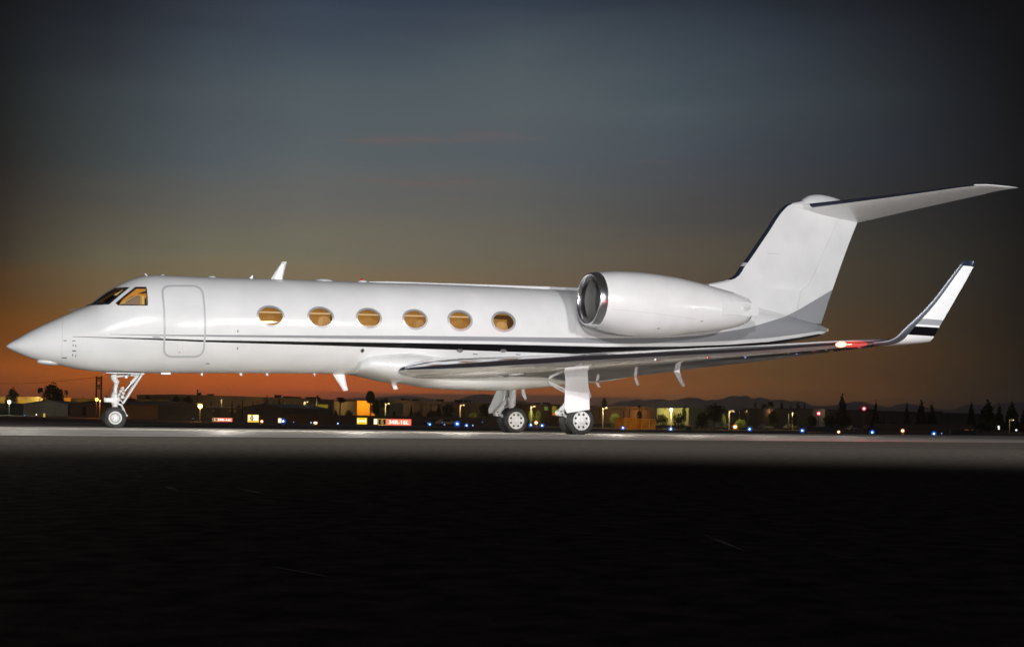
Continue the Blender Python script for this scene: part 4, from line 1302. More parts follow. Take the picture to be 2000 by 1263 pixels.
# main gear
mxn = px3(1136.5, 821.2, -2.42)[0]; mxf = px3(1009, 820.5, 1.76)[0]
MX = (mxn + mxf) / 2
def main_gear(s):
    X = mxn if s < 0 else mxf
    Y0 = s * 2.09; zt_ = 1.55
    g = MB()
    g.tube([(X - .05, Y0 - s*.25, 1.60), (X - .03, Y0 - s*.1, 1.05), (X - .02, Y0, .80)], [.10, .095, .085], 16)
    g.tube([(X - .02, Y0, .80), (X, Y0, .37)], [.07, .065], 16)
    g.tube([(X, Y0 - .34, .365), (X, Y0 + .34, .365)], .06, 14)
    gear = g.build('main_landing_gear', M_GEAR, jet, 40)
    for y in (-.215, .215):
        wheel(gear, X, Y0 + y, .380, .235, .245, -1 if y < 0 else 1, True)
    # forward arm with its eye
    b = MB()
    b.tube([(X - .12, Y0, 1.02), (X - .34, Y0, .74), (X - .46, Y0, .60)], [.075, .085, .095], 12)
    b.tube([(X - .50, Y0 - .10, .57), (X - .50, Y0 + .10, .57)], .085, 14)
    b.tube([(X - .46, Y0, .58), (X - .18, Y0, .42), (X, Y0, .38)], [.05, .045, .05], 10)
    arm = b.build('trailing_arm', M_GEAR, gear, 40)
    b = MB()
    for dx, dz in ((-.52, .61), (-.49, .53), (-.30, .78)): b.lathe([(-.13 , .022), (-.135, .001)], (X + dx, Y0, dz), 'y', 8)
    b.build('arm_bolt', M_DARK, gear)
    b = MB()
    b.tube([(X - .06, Y0 + .06, 1.35), (X - .05, Y0 + .06, .88)], .05, 10); b.tube([(X + .1, Y0, 1.4), (X + .06, Y0, .8)], .045, 10); b.tube([(X - .2, Y0, 1.4), (X - .28, Y0, .9)], .02, 8)
    b.build('shock_strut', M_STEEL, gear, 40)
    b = MB(); b.tube([(X - .45, Y0 - s * .75, 1.42), (X - .10, Y0 - s * .1, 1.12)], .035, 10); b.tube([(X - .42, Y0 - s * .75, 1.36), (X - .10, Y0 - s * .1, 1.02)], .025, 10); b.build('side_brace', M_GEAR, gear, 40)
    b = MB(); 
    for k in range(5): b.tube([(X - .16 - .02*k, Y0 - .12, 1.2 - .12*k), (X - .24 - .02*k, Y0 - .14, 1.02 - .1*k), (X - .18, Y0 - .1, .86 - .05*k)], .008, 5)
    b.build('hydraulic_hose', M_DARK, gear)
    # big outer door
    Yb, Yt = s * 2.58, s * 2.34
    if s < 0:
        out = [(1104, 736), (1147, 734), (1149, 762), (1151, 799.5), (1107, 806.4), (1102, 797)]
        pts = [atY(px, py, Yt + (Yb - Yt) * min(1, max(0, (py - 743) / 63))) for px, py in out]
        ref = [(p[0] - X, p[2]) for p in pts]
        DOOR.extend(ref)
    b = MB(); vs = []
    for e in (0, 1):
        for dx, z in DOOR:
            k = min(1, max(0, (1.45 - z) / .9))
            vs.append((X + dx + (.20 * (1 - k) if s > 0 and dx < 0 else 0), Yt + (Yb - Yt) * k + s * .035 * e, z))
    n = len(DOOR)
    b.add(vs, [tuple(range(n)), tuple(range(n, 2*n))] + [(i, (i+1) % n, n+(i+1) % n, n+i) for i in range(n)])
    b.build('gear_door', M_WHITE, gear)
    b = MB(); vs = []
    fl = [(.22, 1.47), (.30, 1.50), (.36, 1.30), (.46, 1.02), (.40, .98), (.30, 1.12)]
    for e in (0, 1):
        vs += [(X + dx, s * (2.05) + s * .03 * e, z) for dx, z in fl]
    n = len(fl); b.add(vs, [tuple(range(n)), tuple(range(n, 2*n))] + [(i, (i+1) % n, n+(i+1) % n, n+i) for i in range(n)])
    b.build('rear_flap', M_WHITE, gear)
DOOR = []
main_gear(-1); main_gear(1)


# ================================================================== THE GROUND
def sstep(x, a, b):
    t = min(1, max(0, (x - a) / (b - a))); return t * t * (3 - 2 * t)
def gz(x, y):
    r = math.hypot(x - CX, y + CD)
    return -.02 * sstep(r, 60, 80) + 1.3 * sstep(r, 300, 460)
def on_ground(px, py):
    d = ray(px, py); t = -CH / d[2]
    return CAMP + d * t
M_ASPH = noise_mat('dark_asphalt', (.095, .079, .073), (.17, .142, .13), 1.1, .9, bump=.25, detail=8, spec=0, bscale=320)
def matte(m):
    t = m.node_tree; p = t.nodes['Principled BSDF']; d = t.nodes.new('ShaderNodeBsdfDiffuse'); d.inputs['Roughness'].default_value = .6
    for a_, b_ in (('Base Color', 'Color'), ('Normal', 'Normal')):
        if p.inputs[a_].links: t.links.new(p.inputs[a_].links[0].from_socket, d.inputs[b_])
    t.links.new(d.outputs[0], t.nodes['Material Output'].inputs['Surface'])
matte(M_ASPH)
M_CONC = noise_mat('apron_concrete', (.30, .28, .25), (.46, .43, .38), .55, .55, bump=.25, detail=9, spec=.45, bscale=40, stretch=(1, 1, 1))
M_OLDA = noise_mat('worn_asphalt', (.048, .041, .034), (.092, .080, .066), 14, .7, bump=.6, detail=9, spec=.2, bscale=40)
M_FIELD = noise_mat('infield', (.014, .013, .010), (.028, .025, .02), .05, .9, detail=8, spec=.1)
matte(M_FIELD)
mb = MB()
rr_ = [0, 4, 8, 12, 18, 26, 36, 48, 60, 70, 80, 100, 130, 170, 220, 260, 300, 330, 360, 390, 420, 460, 520, 700, 1100, 2000, 4000, 7000, 12000]
NA = 120
vs = [(CX, -CD, 0)]
for r in rr_[1:]:
    for k in range(NA):
        a = 2 * math.pi * k / NA
        x, y = CX + r * math.sin(a), -CD + r * math.cos(a)
        vs.append((x, y, gz(x, y) - (0 if r < 60 else .004)))
fs = [(0, 1 + (k + 1) % NA, 1 + k) for k in range(NA)]
for i in range(len(rr_) - 2):
    for k in range(NA):
        k2 = (k + 1) % NA
        fs.append((1 + i*NA + k, 1 + i*NA + k2, 1 + (i+1)*NA + k2, 1 + (i+1)*NA + k))
mi = [0] * NA + [(1 if i >= 8 else 0) for i in range(len(rr_) - 2) for k in range(NA)]
mb.v = vs; mb.f = fs; mb.mi = mi
tag(mb.build('ground', [M_ASPH, M_FIELD], None, 60), kind='structure')
def band(name, near, far, m_, z, x0=-420, x1=520):
    """paved strip between two straight edges, each through two ground points"""
    def ln(a, b, x): return a[1] + (b[1] - a[1]) * (x - a[0]) / (b[0] - a[0])
    b = MB(); vs = []; xs_ = list(np.linspace(x0, x1, 60))
    for x in xs_:
        ya, yb = ln(*near, x), ln(*far, x)
        for k in range(5): vs.append((x, ya + (yb - ya) * k / 4, z))
    fs = [(i*5+k, (i+1)*5+k, (i+1)*5+k+1, i*5+k+1) for i in range(len(xs_)-1) for k in range(4)]
    b.add(vs, fs)
    return tag(b.build(name, m_), kind='structure')
nA, nB = on_ground(200, 852), on_ground(1000, 857.5)
fA, fB_ = on_ground(200, 834.2), on_ground(1000, 841.5)
mA, mB_ = on_ground(200, 905), on_ground(1000, 905)
band('apron', (nA, nB), (fA, fB_), M_CONC, .004, -130, 150)
matte(M_OLDA)
mA, mB_ = on_ground(200, 935), on_ground(1000, 945)
band('taxi_lane', ((nA[0], nA[1] - 28), (nB[0], nB[1] - 28)), ((nA[0], nA[1] + .0), (nB[0], nB[1] + .0)), M_OLDA, .004, -130, 150)
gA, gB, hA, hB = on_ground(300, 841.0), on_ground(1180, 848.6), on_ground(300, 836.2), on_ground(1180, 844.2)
band('painted_light_pool', (gA, gB), (hA, hB), noise_mat('light_pool_concrete', (.50, .47, .41), (.80, .76, .67), .7, .5, bump=.2, detail=10, spec=.5, bscale=40), .008, -110, 120)  # pool of light under the jet, painted as a paler strip
M_LINE = noise_mat('worn_paint_line', (.30, .28, .24), (.45, .43, .38), 3, .6)
band('painted_line', ((nA[0], nA[1] - .2), (nB[0], nB[1] - .2)), ((nA[0], nA[1] + .1), (nB[0], nB[1] + .1)), M_LINE, .010, -120, 140)
M_JOINT = mat('joint_sealant', (.05, .046, .04), .7)
for off in (-6.0, -3.0, 1.8):
    band('pavement_joint', ((nA[0], nA[1] + off), (nB[0], nB[1] + off)), ((nA[0], nA[1] + off + .05), (nB[0], nB[1] + off + .05)), M_JOINT, .0125, -120, 140)
# faint worn marks in the dark foreground
M_SCUFF = noise_mat('scuffed_asphalt', (.10, .096, .09), (.24, .23, .22), 9, .8, spec=.0)
for (xa, ya), (xb, yb) in (((458, 954), (530, 971)), ((320, 951), (350, 962)), ((1364, 1044), (1462, 1084)), ((1610, 1085), (1690, 1100)), ((520, 1110), (680, 1140))):
    A_, B_ = on_ground(xa, ya), on_ground(xb, yb)
    dv = (B_ - A_); n_ = np.array([-dv[1], dv[0], 0]) / np.linalg.norm(dv) * .0025 * np.linalg.norm(A_ - CAMP)
    b = MB(); b.add([A_ + [0, 0, .005], (A_ + B_) / 2 + n_ + [0, 0, .005], B_ + [0, 0, .005], (A_ + B_) / 2 - n_ + [0, 0, .005]], [(0, 1, 2, 3)])
    tag(b.build('pavement_scuff', M_SCUFF), kind='structure')
# runway far out
q0, q1 = at(0, 830, 105), at(2000, 850, 105)
band('runway', (q0, q1), ((q0[0] - 10, q0[1] + 45), (q1[0] - 10, q1[1] + 45)), mat('runway_asphalt', (.022, .021, .02), .6), .0 + .0, -900, 900)

# ================================================================== FAR SIDE OF THE FIELD
rnd = random.Random(7)
def zground(px, dep):
    p = at(px, 800, dep); return p, gz(p[0], p[1])

# ---- mountains
def mountain(name, pts, dep, m_, seed):
    r_ = random.Random(seed)
    fm = pchip([p[0] for p in pts], [p[1] for p in pts])
    xs_ = np.linspace(pts[0][0], pts[-1][0], 260)
    b = MB(); vs = []
    for x in xs_:
        y = fm(x) + r_.uniform(-.35, .35)
        P1 = at(x, y, dep)
        for k, (dd, hf) in enumerate(((-1500, 0), (-900, .35), (-400, .75), (0, 1), (900, .4), (1800, 0))):
            Q = at(x, y, dep + dd)
            nz_ = (1 + r_.uniform(-.10, .10)) if k in (1, 2, 4) else 1
            vs.append((Q[0], Q[1], -20 + (P1[2] + 20) * hf * nz_))
    fs = [(i*6+k, (i+1)*6+k, (i+1)*6+k+1, i*6+k+1) for i in range(len(xs_)-1) for k in range(5)]
    b.add(vs, fs)
    return tag(b.build(name, m_, None, 80), kind='structure')
M_MT = noise_mat('mountain_slope', (.30, .26, .27), (.40, .35, .36), .002, .95, spec=.0)
mountain('hills', [(560,800),(640,786),(668,780),(690,776.8),(712,776),(735,775.5),(760,774),(790,773),(815,774.5),(840,778),(866,783),(880,783.5),(893,780.5),(906,776),(925,771),(945,769),(962,771.5),(985,776.5),(1010,781),(1040,786),(1080,789),(1120,790),(1160,791),(1189,790),(1211,783.2),(1230,782.6),(1248,779),(1260,781.8),(1273,780),(1296,779),(1305,781.8),(1317,780.8),(1329,779),(1344,776),(1363,776.5),(1378,781.5),(1385,781.5),(1391,779.5),(1399,780.5),(1411,778.5),(1426,772.8),(1437,772),(1446,774),(1456,771),(1464,775),(1472,778.5),(1484,775),(1496,778),(1506,781),(1526,780),(1543,783),(1556,782),(1571,784.5),(1585,791),(1609,792.5),(1636,790),(1655,786),(1674,783.5),(1690,785.5),(1704,790),(1722,793),(1737,795),(1750,791),(1765,788),(1783,789),(1802,794),(1825,798),(1845,799.5),(1862,798.5),(1880,792),(1895,789),(1910,791),(1930,790),(1965,787),(2000,785),(2080,787),(2200,800)], 7000, M_MT, 3)
mountain('hills', [(-260,806),(-80,800),(150,797),(225,786),(258,783),(285,780),(312,779),(338,783),(365,790),(420,795),(560,800)], 8200, M_MT, 5)

# ---- buildings
def facade_pts(px0, y0, px1, y1, ztop):
    d0 = (ztop - CH) * F / ((ray(px0, y0)[2]) * F); d1 = (ztop - CH) / ray(px1, y1)[2]
    return at(px0, y0, d0), at(px1, y1, d1)
MATS = {}
def wallm(c, rough=.85):
    k = tuple(c)
    if k not in MATS:
        MATS[k] = noise_mat('wall_render', tuple(x * .82 for x in c), c, .25, rough, detail=6, spec=.2)
    return MATS[k]
M_RTU = mat('rooftop_plant', (.035, .035, .04), .6)
M_PARA = mat('parapet_coping', (.30, .28, .25), .7)
def building(name, label, cat, px0, y0, px1, y1, ztop, c, depth=30, gable=None, para=.0, rtus=(), parac=None, zb=None):
    A, B = facade_pts(px0, y0, px1, y1, ztop)
    g0 = min(gz(A[0], A[1]), gz(B[0], B[1])) - .3
    o = empty(name, (A[0], A[1], g0)); tag(o, label, cat)
    dv = Vector((B[0] - A[0], B[1] - A[1], 0)); L = dv.length; ux = dv.normalized(); uy = Vector((-ux.y, ux.x, 0))
    if uy.dot(Vector((ST, CT, 0))) < 0: uy = -uy
    o.rotation_euler = (0, 0, math.atan2(ux.y, ux.x))
    # local frame: x along the facade, y away from the camera
    H = ztop - g0
    flip = 1 if (Vector((-ux.y, ux.x, 0)) - uy).length < .01 else -1
    hw = H
    b = MB()
    if gable:
        hw = H - gable
        n_g = 1
        b.prism([(0, 0), (L, 0), (L, hw), (L / 2, H), (0, hw)], 0, flip * depth)
    else:
        b.prism([(0, 0), (L, 0), (L, H - para), (0, H - para)], 0, flip * depth)
    b.build('wall', wallm(c), o)
    if gable:
        b = MB(); b.prism([(-.4, hw - .05), (L / 2, H + .12), (L + .4, hw - .05), (L + .4, hw + .12), (L / 2, H + .34), (-.4, hw + .12)], -flip * .5, flip * (depth + .5)); b.build('roof', mat('metal_roof', (.10, .095, .09), .6), o)
    elif para:
        b = MB(); b.box((L / 2, flip * depth / 2, H - para / 2), (L + .3, depth + .3, para)); b.build('parapet', parac or M_PARA, o)
    for px, w_, h_ in rtus:
        d = ray(px, 800); 
        # where the view ray crosses the facade line
        t = ((A[0] - CX) * ux.y - (A[1] + CD) * ux.x) / (d[0] * ux.y - d[1] * ux.x)
        x = (Vector((CX + d[0] * t, -CD + d[1] * t, 0)) - Vector((A[0], A[1], 0))).dot(ux)
        sc_ = t / F
        b = MB(); b.box((x, flip * 3.5, H + h_ * sc_ / 2), (w_ * sc_, 3, h_ * sc_)); b.box((x, flip * 3.5, H + h_ * sc_ + .1), (w_ * sc_ + .3, 3.3, .2)); b.build('rooftop_unit', M_RTU, o)
    o['_f'] = 0
    del o['_f']
    return o, L, H, flip
def on_facade(bd, px):
    o = bd[0]; ux = Vector((math.cos(o.rotation_euler.z), math.sin(o.rotation_euler.z), 0)); A = o.location
    d = ray(px, 800)
    t = ((A[0] - CX) * ux.y - (A[1] + CD) * ux.x) / (d[0] * ux.y - d[1] * ux.x)
    return (Vector((CX + d[0] * t, -CD + d[1] * t, 0)) - Vector((A[0], A[1], 0))).dot(ux), t
def fpanel(name, bd, px0, py0, px1, py1, m_, th=.12, frame=None):
    x0_, t0 = on_facade(bd, px0); x1_, t1 = on_facade(bd, px1)
    z0_ = CH + ray((px0+px1)/2, py1)[2] * (t0+t1)/2 - bd[0].location.z; z1_ = CH + ray((px0+px1)/2, py0)[2] * (t0+t1)/2 - bd[0].location.z
    b = MB(); b.box(((x0_+x1_)/2, -bd[3] * th / 2, (z0_+z1_)/2), (x1_-x0_, th, z1_-z0_))
    o = b.build(name, m_, bd[0])
    return o
M_DKWIN = mat('dark_window', (.01, .011, .013), .15)
M_DKDOOR = mat('dark_door', (.02, .018, .016), .6)
HC = (.16, .135, .12)
h1 = building('hangar', 'leftmost low gabled hangar beside the yellow lit wall', 'hangar', 46, 782.6, 133, 783.9, 5.4, HC, 25, 1.0)
h2 = building('hangar', 'low gabled hangar behind the orange lamp and lattice mast', 'hangar', 136.5, 782.3, 238, 784, 5.4, HC, 25, 1.0)
h3 = building('hangar', 'low gabled hangar right behind the nose wheel', 'hangar', 240.5, 785.5, 306, 786.5, 5.2, HC, 25, 1.0)
h4 = building('hangar', 'wide gabled hangar left of the starburst lamp mast', 'hangar', 309, 784.5, 396, 787.5, 5.2, HC, 25, 1.0)
h5 = building('office_block', 'flat roofed low block with three dark windows behind the far runway sign', 'building', 397, 793, 473, 796, 4.6, (.15, .125, .11), 20, None, .25)
for x in (414, 447, 456.5): fpanel('window', h5, x, 800, x + 3.4, 804.5, M_DKWIN)
h6 = building('hangar', 'gabled hangar directly behind the bright yellow and white sign', 'hangar', 476, 789.6, 553.5, 790.3, 5.0, (.17, .14, .125), 25, .9)
for h_, a in ((h1, 60), (h2, 160), (h3, 255), (h4, 330), (h6, 496)):
    fpanel('hangar_door', h_, a, 794, a + 48, 811, M_DKDOOR if h_ in (h2,) else wallm((.13, .11, .10)), .1)
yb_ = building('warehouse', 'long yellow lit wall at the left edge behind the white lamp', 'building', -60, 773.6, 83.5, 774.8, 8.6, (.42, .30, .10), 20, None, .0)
building('shed', 'low black shed in front of the yellow lit wall at far left', 'shed', -70, 786.6, 45, 787.4, 4.9, (.02, .018, .015), 10)
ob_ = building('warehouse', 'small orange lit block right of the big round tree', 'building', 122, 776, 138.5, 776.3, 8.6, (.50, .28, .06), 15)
ol_ = building('warehouse', 'dim olive roofed building behind the tall lattice mast', 'building', 139, 777, 330, 780.5, 8.0, (.22, .17, .08), 20)
big = building('warehouse', 'large grey brown flat roofed warehouse behind the hangars left of the belly', 'building', 352, 769.8, 652, 779.6, 10.4, (.26, .205, .15), 30, None, .3,
               ((421, 5, 2), (553, 6, 4.5), (571, 10, 2.5), (583, 5, 2), (592, 5, 2), (614, 8, 2.5), (628, 7, 3)), mat('big_parapet', (.20, .16, .12), .8))
fpanel('window', big, 616.5, 789.5, 640, 797, mat('lit_window_green', (.3, .3, .05), .6, emis=lin((128, 112, 26)), estr=.8))
tan = building('warehouse', 'tan low building behind the small palm tree', 'building', 652.5, 783.6, 697, 783.4, 8.4, (.40, .30, .18), 22)
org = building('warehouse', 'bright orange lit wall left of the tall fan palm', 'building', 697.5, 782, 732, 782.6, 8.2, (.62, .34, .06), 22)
sky = building('sports_hall', 'long brown hall with dark lettering and rooftop units beneath the jet belly', 'building', 760, 780.6, 1000, 788.5, 10.0, (.25, .18, .12), 30, None, .0,
               ((802.5, 11, 3), (823.5, 9, 3.2), (870.5, 7.5, 4), (906.5, 9, 4), (923.5, 7, 4)))
def letters(txt, bd, px0, px1, py0, py1, m_, name='lettering'):
    cu = bpy.data.curves.new('t', 'FONT'); cu.body = txt; cu.extrude = .02
    to = bpy.data.objects.new('t', cu); col.objects.link(to)
    dgx = bpy.context.evaluated_depsgraph_get()
    me = bpy.data.meshes.new_from_object(to.evaluated_get(dgx)); bpy.data.objects.remove(to)
    v = np.array([q.co[:] for q in me.vertices]); mn = v.min(0); mx = v.max(0)
    x0_, t0 = on_facade(bd, px0); x1_, t1 = on_facade(bd, px1)
    zb_ = CH + ray(px0, py1)[2] * t0 - bd[0].location.z; zt_ = CH + ray(px0, py0)[2] * t0 - bd[0].location.z
    for q in me.vertices:
        x, y, z = q.co
        q.co = (x0_ + (x - mn[0]) / (mx[0] - mn[0]) * (x1_ - x0_), -bd[3] * (.15 + z), zb_ + (y - mn[1]) / (mx[1] - mn[1]) * (zt_ - zb_))
    me.update()
    return link(name, me, m_, bd[0])
M_LET = mat('dark_lettering', (.02, .018, .02), .5)
letters('SKY ZONE', sky, 818, 864, 786.6, 791.4, M_LET)
for x in (786, 802.5, 822, 841, 858): fpanel('wall_pilaster', sky, x, 790, x + 1.2, 806, wallm((.12, .09, .07)), .4)
mid = building('warehouse', 'dark brown building with lit green and orange windows between the main wheels', 'building', 1003, 787.2, 1096, 789.5, 9.5, (.17, .12, .09), 25, None, .3, ((1058, 4, 2), (1075, 9, 2.5)), mat('mid_parapet', (.16, .11, .09), .8))
fpanel('window', mid, 1063, 794, 1070, 801, mat('lit_window_teal', (.2, .3, .15), .6, emis=lin((82, 104, 48)), estr=.8))
fpanel('window', mid, 1078, 793, 1087, 806, mat('lit_window_yellow', (.3, .3, .05), .6, emis=lin((120, 112, 26)), estr=.8))
fpanel('window', mid, 1079, 806, 1090, 811, mat('lit_window_orange', (.4, .2, .02), .6, emis=lin((200, 92, 16)), estr=.9))
let = building('warehouse', 'brown building with a long row of small dark letters right of the main gear', 'building', 1096.5, 790.5, 1279, 794.8, 9.2, (.22, .14, .10), 25, None, .25, (), mat('let_parapet', (.2, .13, .1), .8))
# the row of letters is too small to read: dark letter-like blocks
bl_ = MB(); x = 1161.0; wds = [(1161, 1190), (1195, 1225), (1229, 1231), (1237, 1250), (1252, 1266)]
for a, b_ in wds:
    x = a
    while x < b_ - .5:
        x0_, t0 = on_facade(let, x); x1_, _ = on_facade(let, x + 1.5); z_ = CH + ray(x, 797.4 + (x - 1161) * .013)[2] * t0 - let[0].location.z
        k_ = rnd.random()
        w_ = x1_ - x0_
        bl_.box((x0_ + w_*.15, -let[3] * .12, z_), (w_ * .28, .1, .62)); bl_.box((x0_ + w_*.5, -let[3] * .12, z_ + (.2 if k_ < .5 else -.2)), (w_ * .5, .1, .18))
        if k_ > .3: bl_.box((x0_ + w_*.8, -let[3] * .12, z_), (w_ * .22, .1, .6))
        x += 2.2
bl_.build('lettering', M_LET, let[0])
for x in (1170, 1212, 1229): fpanel('wall_pilaster', let, x, 800, x + 1.2, 818, wallm((.10, .07, .05)), .3)
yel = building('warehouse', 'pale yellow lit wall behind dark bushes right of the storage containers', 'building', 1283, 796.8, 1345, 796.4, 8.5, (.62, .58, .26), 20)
dk1 = building('warehouse', 'dim brown building behind the large dark round tree', 'building', 1346, 798.2, 1438, 799.3, 8.3, (.18, .13, .09), 22)
par = building('warehouse', 'brown building with a thin pale parapet behind the palm pair', 'building', 1438.5, 799.0, 1533, 798.3, 8.8, (.17, .12, .09), 26, None, .45, ((1465, 4, .8),), mat('pale_parapet', (.50, .46, .36), .7))
for x in (1474, 1496, 1514): fpanel('wall_pilaster', par, x, 805, x + 1.4, 826, wallm((.09, .06, .05)), .3)
fpanel('window', par, 1520.5, 811, 1529, 816, mat('lit_window_dull', (.1, .15, .08), .6, emis=lin((44, 52, 30)), estr=.8))
fpanel('door', par, 1528.5, 809, 1530.6, 822, mat('lit_door_orange', (.4, .2, .02), .6, emis=lin((176, 92, 16)), estr=.9))
whi = building('office_block', 'pale wall section with a lamp and bare tree beside the brown building', 'building', 1533.5, 798.4, 1557, 797.8, 8.9, (.55, .50, .45), 12, None, .4, (), mat('white_parapet', (.50, .46, .38), .7))
far = building('warehouse', 'very long low warehouse filling the right background under the wing tip', 'building', 1557.5, 797.0, 1955, 808.6, 9.0, (.20, .155, .12), 30, None, .9,
               ((1699, 8, 2), (1712, 14, 2), (1845, 12, 1.2)), mat('far_parapet', (.13, .10, .085), .8))
for x in (1725, 1852): fpanel('wall_pilaster', far, x, 806, x + 1.2, 832, wallm((.10, .07, .06)), .3)
for k in range(6): fpanel('window', far, 1662 + k * 5.4, 831, 1664.6 + k * 5.4, 839, mat('far_window', (.10, .05, .04), .6))
# low perimeter wall
def wall_run(name, label, pts, h_, m_, dep):
    b = MB()
    P_ = [at(px, 800, dep) for px in pts]
    o = None
    for a, c in zip(P_[:-1], P_[1:]):
        dv = Vector((c[0]-a[0], c[1]-a[1], 0)); mid_ = (Vector((a[0], a[1], 0)) + Vector((c[0], c[1], 0))) / 2
        g = min(gz(a[0], a[1]), gz(c[0], c[1]))
        b.box((mid_.x, mid_.y, g + h_/2 - .2), (dv.length, .3, h_ + .4), rz=math.atan2(dv.y, dv.x))
    return tag(b.build(name, m_), label, 'wall')
wall_run('perimeter_wall', 'long low reddish brown wall under the belly behind the lit signs', [556, 640, 700, 760, 820, 880, 940, 1000], 2.1, wallm((.13, .09, .08)), 315)
wall_run('perimeter_wall', 'low dark wall with pipe rail in front of the far right warehouse', [1708, 1780, 1860, 1900], 1.9, wallm((.12, .09, .08)), 330)

# ---- lamps: posts with a real light
def street_lamp(label, px, ylamp, dep, c, watts, r=.16, arm=0.0, group='street lamps across the field', strength=8, cat='street lamp', name='street_lamp', polec=(.35, .30, .2), light=True):
    L = at(px, ylamp, dep); g = gz(L[0], L[1])
    o = empty(name, (L[0] - arm * CT, L[1] + arm * ST, g)); tag(o, label, cat, group)
    h_ = L[2] - g
    b = MB(); b.tube([(0, 0, -.2), (0, 0, h_ * .9), (0, 0, h_ + .15)], [.13, .10, .08], 8)
    if arm: b.tube([(0, 0, h_ * .93), (arm * CT * .6, -arm * ST * .6, h_ + .12), (arm * CT, -arm * ST, h_ + .18)], .06, 6)
    b.build('pole', mat('lamp_pole', tuple(q * .5 for q in polec), .6), o)
    b = MB(); b.box((arm * CT, -arm * ST, h_ + r + .06), (r * 3.2, r * 2.4, .12)); b.build('lamp_head', M_DARK, o)
    b = MB(); b.sphere((arm * CT, -arm * ST, h_), r, 12, 8); b.build('bulb', emit_mat('bulb_glow', c, strength), o, 80)
    if light:
        ld = bpy.data.lights.new('street_light', 'POINT'); ld.energy = watts; ld.color = c; ld.shadow_soft_size = .4
        lo = bpy.data.objects.new('street_light', ld); col.objects.link(lo); lo.parent = o
        lo.location = (arm * CT - ST * 1.2, -arm * ST - CT * 1.2, h_ - .25)
    return o
AMB = (1, .50, .10); WARM = (1, .72, .38); OR_ = (1, .38, .06)
G1 = 'starburst lamps at the hangars'
street_lamp('white green glowing lamp in front of the yellow lit wall at far left', 18, 785, 380, (.95, 1, .72), 2600, .42, group=G1, light=True, polec=(.01, .01, .01))
street_lamp('orange glowing lamp below the lattice mast', 189, 780, 350, OR_, 1600, .42, group=G1, polec=(.01, .01, .01))
tag(street_lamp('tiny amber lamp just right of the orange lamp below the mast', 195.3, 782.4, 350, AMB, 100, .16, group=G1, light=False))
street_lamp('brightest amber lamp left of the runway signs', 391, 793, 300, (1, .55, .10), 2600, .50, group=G1, polec=(.01, .01, .01), strength=14)
street_lamp('pale yellow lamp on top of the pale yellow wall', 1311, 800, 300, (1, .86, .45), 3000, .34, group=G1, strength=12)
SL = [('slim lamp post with white head above the three window block', 433, 781, 470, 300), ('slim yellow lit lamp post in front of the big warehouse', 601, 785, 400, 900),
      ('slim lamp post touching the dark tree by the fan palm', 760, 788.5, 320, 700), ('slim lamp post in front of the lettered hall near the far gear', 906, 791.5, 320, 700),
      ('slim lamp post between the main landing gears', 1044.5, 794, 320, 900), ('slim lamp post just right of the main gear', 1185.3, 797, 300, 900),
      ('slim curved lamp post right of the large dark round tree', 1432, 803, 300, 700), ('lamp on the pale wall section', 1548, 806.3, 330, 500), ('slim dim lamp post at the far right edge', 1979, 820, 320, 90)]
for lb, px, y, d_, w_ in SL:
    street_lamp(lb, px, y, d_, (1, .82, .40) if px != 906 else (1, .75, .35), w_ * 1.9, .12, arm=(.9 if px not in (433, 1548) else .0), strength=2)
# extra wall lights on the lit warehouses (the lamps behind the trees)
def wall_light(bd, px, py, c, watts, out=4):
    x_, t_ = on_facade(bd, px)
    z_ = CH + ray(px, py)[2] * t_ - bd[0].location.z
    b = MB(); b.box((x_, -bd[3] * .25, z_), (.5, .5, .25)); b.build('wall_lamp', M_DARK, bd[0])
    ld = bpy.data.lights.new('wall_light', 'POINT'); ld.energy = watts * (.75 if px > 1000 else 1); ld.color = c; ld.shadow_soft_size = .3
    lo = bpy.data.objects.new('wall_light', ld); col.objects.link(lo); lo.parent = bd[0]; lo.location = (x_, -bd[3] * out, z_)
wall_light(yb_, 20, 777.5, (1, .68, .16), 1500, 6); wall_light(yb_, 78, 777, (1, .9, .5), 1300, 3.5); wall_light(yb_, 52, 777.5, (1, .68, .16), 900, 6)
wall_light(ob_, 131, 778, (1, .5, .08), 700, 4)
wall_light(ol_, 165, 779, (1, .6, .15), 420, 5); wall_light(ol_, 300, 783, (1, .6, .15), 260, 5)
wall_light(big, 500, 786, (1, .62, .22), 420, 9); wall_light(big, 440, 786, (1, .62, .22), 300, 9); wall_light(big, 570, 787, (1, .62, .22), 300, 9)
wall_light(tan, 668, 786, (1, .7, .25), 800, 6); wall_light(org, 705, 785, (1, .52, .08), 2600, 6); wall_light(org, 722, 786, (1, .52, .08), 1400, 6)
wall_light(sky, 790, 787, (1, .66, .30), 420, 7); wall_light(sky, 850, 789, (1, .66, .30), 330, 7); wall_light(sky, 940, 792, (1, .66, .30), 150, 7)
wall_light(mid, 1050, 793, (1, .55, .2), 240, 6)
wall_light(let, 1200, 800, (1, .52, .16), 320, 7); wall_light(let, 1247, 806, (1, .42, .06), 900, 4)
wall_light(yel, 1300, 799, (1, .88, .42), 2000, 6); wall_light(yel, 1335, 799, (1, .88, .42), 1400, 6)
wall_light(par, 1480, 803, (1, .7, .4), 180, 6); wall_light(par, 1518, 803, (1, .6, .3), 160, 5); wall_light(whi, 1545, 803, (1, .85, .6), 420, 4)
wall_light(far, 1600, 803, (1, .75, .45), 150, 6); wall_light(far, 1700, 806, (1, .5, .35), 60, 8)
for h_, px in ((h1, 90), (h2, 185), (h3, 272), (h4, 350), (h5, 440), (h6, 515)): wall_light(h_, px, 793, (1, .78, .58), 46, 8)

